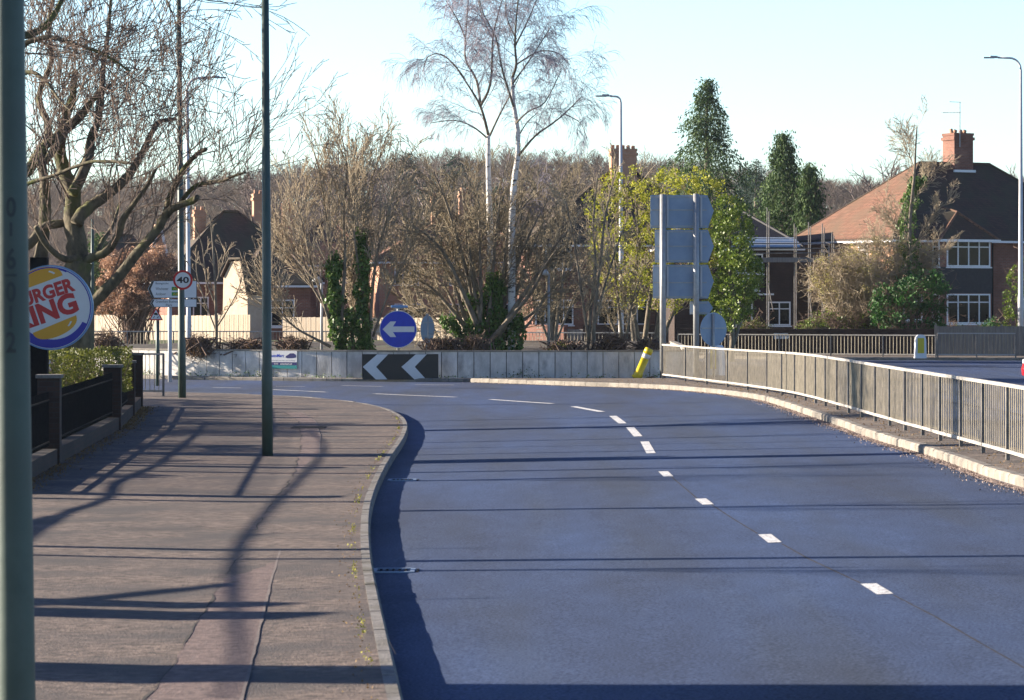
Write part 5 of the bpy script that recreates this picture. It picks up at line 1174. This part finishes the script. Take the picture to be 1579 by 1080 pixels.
# slim bare tree
stems = [([(905, 548), (910, 480), (918, 410), (915, 340), (922, 270)], 7, 2), ([(913, 548), (917, 480), (926, 400), (934, 330), (950, 262)], 7, 2), ([(908, 530), (895, 440), (885, 370), (872, 310)], 5, 2), ([(912, 520), (930, 450), (945, 400), (962, 350)], 4, 2)]
multistem('bare_tree', 'slim pale bare tree with crossing twin stems right of the birches', 910, 96.5, stems, C_up, None, 13, .85, ang=.8, up=.3)
# sapling on the left part of the roundabout
stems = [([(334, 548), (333, 480), (331, 420), (326, 350), (322, 330)], 5, 1.6), ([(333, 510), (318, 470), (305, 430), (302, 400)], 2.6, 1.2), ([(334, 505), (350, 480), (366, 450), (374, 425)], 2.6, 1.2), ([(332, 470), (318, 430), (312, 380), (300, 345)], 2.6, 1.2), ([(332, 440), (342, 410), (348, 385)], 2.6, 1.2)]
C_s = dict(C_up); C_s['n'] = [4, 2, 0]
multistem('sapling', 'pale leafless sapling in front of the cream gable on the left', 334, 97.0, stems, C_s, None, 6, .6, ang=.6, up=.3, dspread=.3)

# silver birches
def birch(label, px, D, trunk, limbs, seed):
    base = P(px, 0, D); base.z = .72; t = thing('silver_birch', label, 'tree', base, group=None); mb = MB(); lb = MB(); S = []; s_ = D / FPX
    q = pxlimb([p[:2] for p in trunk], D); limb_tube(mb, q, [p[2] * s_ / 2 for p in trunk], 12, .01)
    C = dict(seg=[6, 6, 6], wob=[.10, .08, .05], trop=[-.02, -.14, -.22], n=[8, 6, 0], ang=[.6, .65, .5], ratio=[.62, .75, .7], rr=[.4, .5, .6], t0=[.15, .15, .2], rmin=.004)
    for pts, w0, w1, nn, Lt in limbs:
        qq_ = pxlimb(pts, D + U(-.2, .2), D + U(-2, 2)); n = len(pts); rads = [(w0 + (w1 - w0) * i / (n - 1)) * s_ / 2 for i in range(n)]; P2, R2 = limb_tube(lb, qq_, rads, 7, .01)
        along(S, P2, R2, C, nn, 0, Lt, .4, .12, .75, .22)
    mb.build('trunk', M['birch'], t, smooth=True); lb.build('limbs', M['bark'], t, smooth=True); put(t, S, M['birch'], M['twig_birch'], .02); print('birch', len(S)); return t
birch('left silver birch with a straight white stem forking high above the thorn', 756, 99.0, [(757, 548, 12), (757, 460, 11), (756, 400, 10), (755, 330, 9), (753, 260, 7.5), (753, 208, 6)],
      [([(753, 208), (741, 165), (722, 132), (708, 112)], 5, 1.6, 8, 1.5), ([(741, 165), (735, 125), (718, 92), (718, 60), (722, 0), (726, -60)], 4.5, 1.5, 18, 1.5), ([(755, 210), (770, 178), (786, 148), (800, 120)], 3.5, 1.4, 6, 1.2),
       ([(741, 163), (756, 130), (760, 60), (766, 30), (780, -20)], 4.5, 1.5, 16, 1.5), ([(718, 124), (700, 100), (680, 84), (660, 88), (652, 110)], 3, 1.2, 12, 1.1), ([(750, 212), (728, 195), (700, 186), (664, 190)], 3, 1, 9, 1.0),
       ([(718, 60), (705, 30), (690, 5), (675, -20)], 2.5, 1, 10, 1.2), ([(760, 60), (745, 30), (735, -10)], 3, 1, 8, 1.2), ([(754, 330), (770, 290), (784, 250), (790, 230)], 3, 1, 3, .8)], 1)
birch('right silver birch with a white stem and long hanging twigs', 790, 98.6, [(788, 548, 12), (789, 470, 11.5), (789, 400, 11), (790, 330, 10), (793, 280, 9), (798, 240, 8), (798, 200, 7), (792, 160, 6), (790, 120, 5)],
      [([(790, 120), (796, 100), (794, 70), (796, 30), (802, -30), (806, -90)], 4.5, 1.6, 22, 1.5), ([(800, 240), (825, 210), (850, 192), (870, 176), (898, 148)], 4, 1.3, 12, 1.3), ([(796, 190), (815, 172), (840, 158), (865, 110)], 3.4, 1.2, 10, 1.2),
       ([(792, 165), (775, 110), (765, 60), (745, 20), (735, -20)], 4, 1.2, 16, 1.4), ([(790, 130), (815, 95), (838, 60), (850, 40)], 3, 1.2, 14, 1.3), ([(796, 100), (830, 80), (860, 82), (878, 100)], 2.6, 1.1, 12, 1.1),
       ([(795, 70), (815, 30), (830, -5), (850, -30)], 3, 1, 14, 1.3), ([(797, 215), (812, 190), (828, 175)], 2.4, 1, 5, 1.0), ([(796, 60), (780, 20), (785, -40)], 3, 1, 10, 1.4), ([(793, 350), (806, 320), (825, 300), (850, 280)], 3, 1, 4, .9), ([(870, 176), (895, 190), (905, 215)], 1.6, .8, 5, .9)], 2)

# ---------------------------------------------------------------- leafy trees, shrubs, hedges
def clump_pts(cs, per, sp):
    out = []
    for (x, y, z, r) in cs:
        for _ in range(per):
            a, b, c = gauss(0, 1), gauss(0, 1), gauss(0, 1); l = math.sqrt(a * a + b * b + c * c); k = r * (R() ** .45) / l; out.append((x + a * k, y + b * k, z + c * k * sp))
    return out
def inpoly(x, y, pl):
    c = False; j = len(pl) - 1
    for i in range(len(pl)):
        xi, yi = pl[i]; xj, yj = pl[j]
        if (yi > y) != (yj > y) and x < (xj - xi) * (y - yi) / (yj - yi) + xi: c = not c
        j = i
    return c
def crown_cl(poly, D, dep, n, r0, r1):
    """clump centres filling a crown: a front outline given a real depth"""
    xs_ = [p[0] for p in poly]; ys_ = [p[1] for p in poly]; out = []; cx = sum(xs_) / len(xs_)
    while len(out) < n:
        x, y = U(min(xs_), max(xs_)), U(min(ys_), max(ys_))
        if not inpoly(x, y, poly): continue
        k = 1 - .75 * abs(x - cx) / (max(xs_) - cx + 1); q = P(x, y, D + U(-dep, dep) * max(.25, k)); out.append((q.x, q.y, q.z, U(r0, r1)))
    return out
D = 126.
poly = [(905, 330), (908, 300), (925, 285), (940, 262), (962, 272), (985, 254), (1004, 268), (1022, 258), (1050, 262), (1072, 256), (1090, 275), (1112, 280), (1142, 318), (1132, 370), (1100, 430), (1080, 460), (1040, 480), (1000, 470), (960, 480), (925, 440), (910, 390)]
base = P(990, 0, D); base.z = .15
t = thing('yellow_leaved_tree', 'broad tree in fresh yellow green leaf behind the stacked sign backs', 'tree', base); mb = MB(); S = []
for q in ([(985, 560), (980, 500), (960, 430), (940, 370), (930, 310)], [(990, 560), (1000, 480), (1010, 400), (1015, 320)], [(980, 540), (975, 460), (985, 380), (980, 300)], [(1012, 560), (1030, 500), (1060, 440), (1085, 380)], [(1008, 560), (1020, 470), (1045, 380), (1060, 310)]):
    w_ = pxlimb(q, D, D + U(-1.5, 1.5)); P2, R2 = limb_tube(mb, w_, [.13, .09, .06, .035, .02][:len(q)], 8); along(S, P2, R2, C_sp, 11, 0, 1.6, .3, .25, .8, .2)
mb.build('trunk', M['bark'], t, smooth=True); put(t, S, M['bark'], M['twig_pale'], .04)
cs = crown_cl(poly, D, 2.8, 600, .10, .38); leaves('foliage', clump_pts(cs, 30, .9), .115, M['yleaf'], t, .55)
poly = [(1112, 305), (1125, 300), (1145, 315), (1160, 345), (1155, 380), (1178, 400), (1172, 440), (1160, 480), (1135, 505), (1100, 510), (1085, 480), (1095, 430), (1105, 380), (1100, 330)]
D = 124.; base = P(1128, 0, D); base.z = .15
t = thing('evergreen_shrub', 'dense glossy evergreen shrub right of the stacked sign backs', 'shrub', base)
w_ = pxlimb([(1128, 560), (1130, 480), (1125, 400), (1130, 330)], D); mb = MB(); limb_tube(mb, w_, [.12, .1, .07, .03], 8); limb_tube(mb, pxlimb([(1128, 540), (1145, 480), (1150, 430)], D), [.09, .06, .03], 7); mb.build('trunk', M['bark'], t, smooth=True)
cs = crown_cl(poly, D, 2.0, 330, .10, .36); leaves('foliage', clump_pts(cs, 55, .85), .11, M['gleaf'], t, .6)

def conifer(label, px, D, ytop, ybot, wpx, n, m, droop=.5, seed=0, name='conifer', lean=0, group='tall conifers behind the houses'):
    a, b = P(px, ybot, D), P(px + lean, ytop, D); H = a.z * -1 + b.z; base = Vector((a.x, D, hz(a.x, D) if D > 150 else .15)); t = thing(name, label, 'tree', base, group=group); random.seed(seed)
    MB().tube([base, a, b], [.28, .24, .03], 8).build('trunk', M['bark'], t); W2 = wpx / 2 * D / FPX * 1.08; pts = []; dirs = []
    for k in range(n):
        f = R() ** .75; z = b.z - H * f; wob = .72 + .22 * math.sin(f * 21 + seed) + U(0, .22); L = W2 * 2.05 * (f ** .92) * wob + .12; an = U(0, 6.283); wob2 = 1 + .18 * math.sin(an * 3 + seed + f * 7); L *= wob2 * (.68 + .42 * ((f * 9 + .25 * math.sin(an * 2 + seed)) % 1.0))
        ax, ay = math.cos(an), math.sin(an); cx = a.x + (b.x - a.x) * (1 - f)
        for j in range(26):
            s = (.2 + .8 * ((j + R()) / 26) ** .75); w = (1 - s) * .35 + .10
            pts.append((cx + ax * L * s + gauss(0, w), D + ay * L * s + gauss(0, w), z + L * s * .22 - droop * L * s * s + gauss(0, w * .6))); dirs.append((ax * .6, ay * .6, -droop * 1.3))
    leaves('foliage', pts, .22, m, t, .36, dirs=dirs, jitter=.5); return t
conifer('tallest dark conifer, pointed, behind the yellow green tree', 1090, 190, 124, 350, 116, 620, M['conifer'], .6, 3)
conifer('dark conifer with drooping boughs behind the scaffolded house', 1208, 178, 208, 385, 84, 560, M['conifer'], .9, 5)
conifer('smaller pointed conifer leaning against the drooping one', 1249, 176, 255, 385, 44, 300, M['conifer'], 1.1, 8, lean=-2)
conifer('distant blue green conifer just left of the drooping conifer', 1166, 300, 248, 330, 50, 200, M['conifer_far'], .3, 11, group='far conifers on the wooded hill')
conifer('distant rounded blue green conifer left of the far pointed one', 1150, 310, 262, 330, 46, 180, M['conifer_far'], .2, 12, group='far conifers on the wooded hill')
conifer('dark conifer standing on the wooded ridge left of the birches', 630, 330, 236, 330, 46, 260, M['conifer_far'], .3, 13, group='far conifers on the wooded hill')
conifer('broad flat topped pine on the ridge beside the left birch', 700, 350, 242, 300, 52, 170, M['conifer_far'], .1, 14, group='far conifers on the wooded hill')
conifer('small dark conifer showing between the two birch stems', 768, 230, 290, 330, 22, 90, M['conifer_far'], .3, 15, group='far conifers on the wooded hill')
conifer('small evergreen behind the slim column on the left', 152, 170, 362, 480, 26, 160, M['conifer'], .4, 16)
random.seed(21)
# ivy clad tree and shrubs before the semi-detached house
stems = [([(1408, 530), (1405, 450), (1402, 380), (1405, 320), (1410, 270), (1412, 225), (1414, 196)], 9, 1.5), ([(1406, 400), (1425, 350), (1450, 320), (1465, 312)], 3, 1.2), ([(1404, 380), (1385, 350), (1365, 330)], 3, 1.2), ([(1406, 430), (1430, 400), (1452, 385)], 3, 1.2), ([(1404, 420), (1370, 400), (1350, 380)], 3, 1.2), ([(1408, 300), (1425, 275), (1445, 262)], 2, 1), ([(1410, 260), (1400, 235), (1392, 222)], 2, 1)]
multistem('ivy_clad_tree', 'tall thin tree wrapped in ivy before the semi detached house', 1408, 137, stems, C_sp, None, 13, 1.1, ivy=[([(1406, 480), (1404, 420), (1402, 360), (1406, 300), (1410, 275)], .24, 3000)], tw='twig_pale', zb_=.15, ivyth=.22)
def twigshrub(label, poly, D, dep, base_px, n, mtw, mleaf, nleaf, size, per=30, name='shrub', zb_=.15, r0=.2, r1=.4, cat='shrub'):
    base = P(base_px, 0, D); base.z = zb_; t = thing(name, label, cat, base); S = []; cs = crown_cl(poly, D, dep, n, r0, r1)
    for (x, y, z, r) in cs:
        m_ = Vector((x, y, z)); a = base + Vector((gauss(0, .3), gauss(0, .3), 0)); mid = a.lerp(m_, .5) + Vector((gauss(0, .25), gauss(0, .25), .3)); w_ = [a, mid, m_]
        for p_, q_, ra, rb in ((a, mid, .03, .018), (mid, m_, .018, .010)): S.append((*p_, *q_, ra, rb))
        for _ in range(7):
            e = m_ + Vector((gauss(0, 1), gauss(0, 1), gauss(0, .8))) * r; S.append((*m_, *e, .010, .006))
            for _ in range(2): e2 = e + Vector((gauss(0, 1), gauss(0, 1), gauss(0, .8))) * r * .5; S.append((*e, *e2, .0065, .005))
    seg_mesh('branches', S, M[mtw], t, 3)
    if nleaf: leaves('foliage', clump_pts(crown_cl(poly, D, dep, nleaf, r0 * .8, r1), per, .8), size, M[mleaf], t, .5)
    return t
twigshrub('wide olive brown twiggy shrub in front of the orange side wall', [(1246, 425), (1255, 405), (1285, 388), (1310, 380), (1345, 370), (1385, 365), (1430, 380), (1445, 410), (1440, 440), (1400, 450), (1370, 465), (1330, 488), (1290, 480), (1252, 455)], 137.5, 1.8, 1330, 460, 'twig_pale', 'olive', 260, .09, 30)
poly = [(1350, 500), (1345, 465), (1355, 445), (1390, 432), (1430, 420), (1450, 425), (1460, 450), (1455, 490), (1450, 512), (1400, 520), (1360, 516)]
twigshrub('dense bright green laurel at the foot of the ivy clad tree', poly, 135, 1.4, 1405, 50, 'twig', 'laurel', 170, .15, 44)
twigshrub('dark green shrub at the right edge behind the tall lamp column', [(1545, 510), (1548, 460), (1558, 420), (1580, 390), (1620, 380), (1650, 440), (1640, 515)], 138, 1.2, 1590, 30, 'twig', 'gleaf', 120, .14, 34)
twigshrub('low green plants under the bay window', [(1440, 512), (1450, 495), (1475, 505), (1500, 510), (1520, 492), (1545, 500), (1545, 515), (1440, 518)], 140, .8, 1490, 20, 'twig', 'laurel', 60, .12, 30)
twigshrub('dark undergrowth behind the long garden wall', [(1245, 515), (1250, 490), (1280, 480), (1310, 490), (1345, 480), (1350, 515)], 136.5, .8, 1300, 60, 'twig', 'gleaf', 60, .12, 22)
twigshrub('golden brown low plant beside the scaffolded house', [(1135, 512), (1145, 498), (1160, 494), (1180, 500), (1195, 512)], 135, .5, 1162, 15, 'twig', 'hedge', 36, .10, 26)
twigshrub('green shoots in front of the dark brick house window', [(1228, 512), (1236, 498), (1256, 490), (1270, 500), (1275, 514)], 135, .4, 1250, 15, 'twig', 'gleaf', 26, .10, 24)
# dry shrubs along the roundabout, just above the wall
for px, w, yt, lab, D_ in [(165, 36, 512, 'brown weeds on the roundabout behind the short guard rail', 96), (308, 40, 520, 'brown tufted shrub left of the sapling on the roundabout wall', 95.5), (378, 55, 524, 'low russet shrub right of the sapling', 95.5), (455, 40, 522, 'russet shrub above the advertising board', 95.), (682, 46, 524, 'straw coloured shrub right of the edge on round sign', 95.5), (730, 30, 520, 'brown shrub against the ivy foot of the thorn', 95.5),
                       (942, 50, 516, 'dry reddish shrub right of the slim bare tree', 95.5), (1000, 28, 526, 'straw coloured tuft behind the yellow bollard', 95.5), (870, 60, 530, 'low green growth between the birches and the slim tree', 95.)]:
    pl = [(px - w / 2, 549), (px - w * .42, yt + 9), (px - w * .15, yt), (px + w * .2, yt + 2), (px + w * .45, yt + 10), (px + w / 2, 549)]
    twigshrub(lab, pl, D_, .5, px, 50, 'twig', 'hedge' if 'green' in lab else 'drybush', 46, .06, 30, zb_=.74, r0=.08, r1=.2)
# dead-leaved beech hedge trees on the left
twigshrub('wide beech with dry pinkish brown leaves behind the plane tree', [(150, 480), (152, 440), (160, 405), (180, 385), (205, 385), (222, 395), (240, 380), (262, 385), (268, 410), (262, 440), (240, 470), (200, 482)], 141, 1.8, 205, 160, 'twig', 'beech', 230, .15, 44, 'beech_tree', .3, cat='tree')
# clipped hedge and laurel behind the railings
def box_leaves(name, label, corners, z0, z1, dep, n, size, m, cat='hedge', dens_top=.3):
    a, b = Vector(corners[0]), Vector(corners[1]); d = (b - a).normalized(); nn = Vector((-d.y, d.x, 0)); t = thing(name, label, cat, (a.x, a.y, z0)); pts = []; L = (b - a).length
    for _ in range(n):
        u = R() * L; k = R(); top = z1 + .05 * math.sin(u * 2.3) + .03 * math.sin(u * 6.1)
        if k < dens_top: v, z = U(0, dep), top - abs(gauss(0, .05))
        elif k < .8: v, z = abs(gauss(0, .05)), U(z0, top)
        else: v, z = U(0, dep), U(z0, top)
        q = a + d * u + nn * v; pts.append((q.x, q.y, z))
    leaves('foliage', pts, size, M[m], t, .6); S = []
    for _ in range(160): q = a + d * (R() * L) + nn * U(.1, dep - .1); S.append((q.x, q.y, z0, q.x + gauss(0, .2), q.y + gauss(0, .2), z1 - .1, .012, .006))
    seg_mesh('stems', S, M['twig'], t, 3)
a = P(84, 0, 56.5); b = P(205, 0, 63)
box_leaves('hedge', 'clipped yellow green hedge behind the brick piers and railings', ((a.x, a.y, 0), (b.x, b.y, 0)), .55, 1.37, 1.6, 15000, .05, 'hedge')
a = P(42, 0, 50.5); b = P(96, 0, 53)
box_leaves('laurel_bush', 'glossy green laurel at the foot of the round sign post', ((a.x, a.y, 0), (b.x, b.y, 0)), -.05, 1.10, .9, 1800, .10, 'laurel', 'shrub', .5)

# far bare trees on the right
def fartree(label, px, D, ytop, w, name='bare_tree', group='far bare trees on the skyline', zbase=None):
    base = P(px, 0, D); base.z = hz(base.x, D) if zbase is None else zbase; top = P(px, ytop, D); H = top.z - base.z; t = thing(name, label, 'tree', base, group=group); S = []; C = dict(seg=[4, 4, 3, 3], wob=[.06, .12, .15, .15], trop=[.05, .09, .05, .02], n=[11, 8, 6, 0], ang=[.75, .7, .65, .5], ratio=[w, .52, .5, .5], rr=[.5, .5, .6, .6], t0=[.35, .25, .2, .2], rmin=.013)
    grow(S, tuple(base), (0, 0, 1), H * .72, .28, 0, C); seg_mesh('trunk', [s for s in S if s[6] > .09], M['bark'], t, 7); seg_mesh('crown', [s for s in S if s[6] <= .09], M['twig_grey'], t, 3)
fartree('wide pale bare tree on the skyline between the conifers and the red roof', 1332, 215, 208, .52)
fartree('brown bare tree on the skyline just left of the red roof', 1378, 235, 240, .5)
fartree('bare tree at the right edge beyond the roof ridge', 1590, 190, 172, .62)
fartree('bare tree behind the dark conifer tips on the skyline', 1248, 240, 222, .4)
fartree('bare tree rising behind the ivy clad tree on the left skyline', 520, 230, 196, .5)
fartree('bare tree behind the left birch on the skyline', 660, 240, 228, .55)
fartree('bare tree between the arrow sign tree and the far pines', 590, 260, 232, .5)
fartree('bare tree left of the middle lamp column on the skyline', 385, 250, 238, .5)
fartree('bare tree on the skyline just right of the birches', 850, 235, 220, .5)
fartree('bare tree rising behind the centre chimney', 905, 240, 236, .45)
# hillside wood
S = []
random.seed(99)
for k in range(2700):
    y = 200 + 262 * R() ** .7; px = U(-60, 1640); x = (px - CX) * y / FPX; z = hz(x, y); H = U(3.6, 6.0) * (.8 if px > 1100 else 1); w_ = H * U(.26, .36)
    S.append((x, y, z, x + gauss(0, .2), y, z + H * .6, .06, .03))
    for _ in range(34):
        a = U(0, 6.283); u = R() ** .5; f = U(.35, 1); rr_ = w_ * u * math.sin(min(1, (1.08 - f) * 2.2) * 1.57); b0 = (x + math.cos(a) * rr_, y + math.sin(a) * rr_, z + H * f * (1 - .12 * u)); L = U(.35, .8)
        e = (b0[0] + math.cos(a) * L * .5 * u + gauss(0, .18), b0[1] + math.sin(a) * L * .4, b0[2] + L * U(.2, .9)); S.append((b0[0] - math.cos(a) * L * .4, b0[1], b0[2] - L * .6, *e, .032, .014))
        S.append((*b0, b0[0] + gauss(0, .35), b0[1], b0[2] + U(.1, .6), .020, .012))
o = seg_mesh('woodland', S, M['twig_far'], None, 3); tag(o, kind='stuff', label='bare brown wood covering the far hill', cat='woodland')
print('wood', len(S))
# scrub along the near foot of the hill, behind the houses
S = []
for k in range(420):
    y = U(172, 200); px = U(-40, 1640); x = (px - CX) * y / FPX; z = hz(x, y); H = U(2.5, 5)
    for _ in range(26):
        a = U(0, 6.283); L = H * U(.5, 1); e = (x + math.cos(a) * L * .35, y + math.sin(a) * L * .35, z + L); S.append((x, y, z, *e, .03, .012))
        for _ in range(3): f = U(.4, 1); b0 = (x + (e[0] - x) * f, y + (e[1] - y) * f, z + L * f); S.append((*b0, b0[0] + gauss(0, .4), b0[1] + gauss(0, .4), b0[2] + U(0, .7), .014, .010))
o = seg_mesh('scrub', S, M['twig_grey'], None, 3); tag(o, kind='stuff', label='tangled bare scrub behind the houses at the foot of the hill', cat='scrub')

# the air: faint winter haze
o = MB().box((0, 250, 14.5), (700, 560, 32)).build('haze', bpy.data.materials.new('haze_air')); tag(o, kind='stuff', label='thin pale blue winter haze', cat='haze')
hm = o.data.materials[0]; hm.use_nodes = True; hn = hm.node_tree; hn.nodes.remove(hn.nodes['Principled BSDF']); pv = hn.nodes.new('ShaderNodeVolumePrincipled')
pv.inputs['Density'].default_value = .00008; pv.inputs['Color'].default_value = (.80, .88, 1.0, 1); pv.inputs['Anisotropy'].default_value = .2; hn.links.new(pv.outputs[0], hn.nodes['Material Output'].inputs['Volume'])
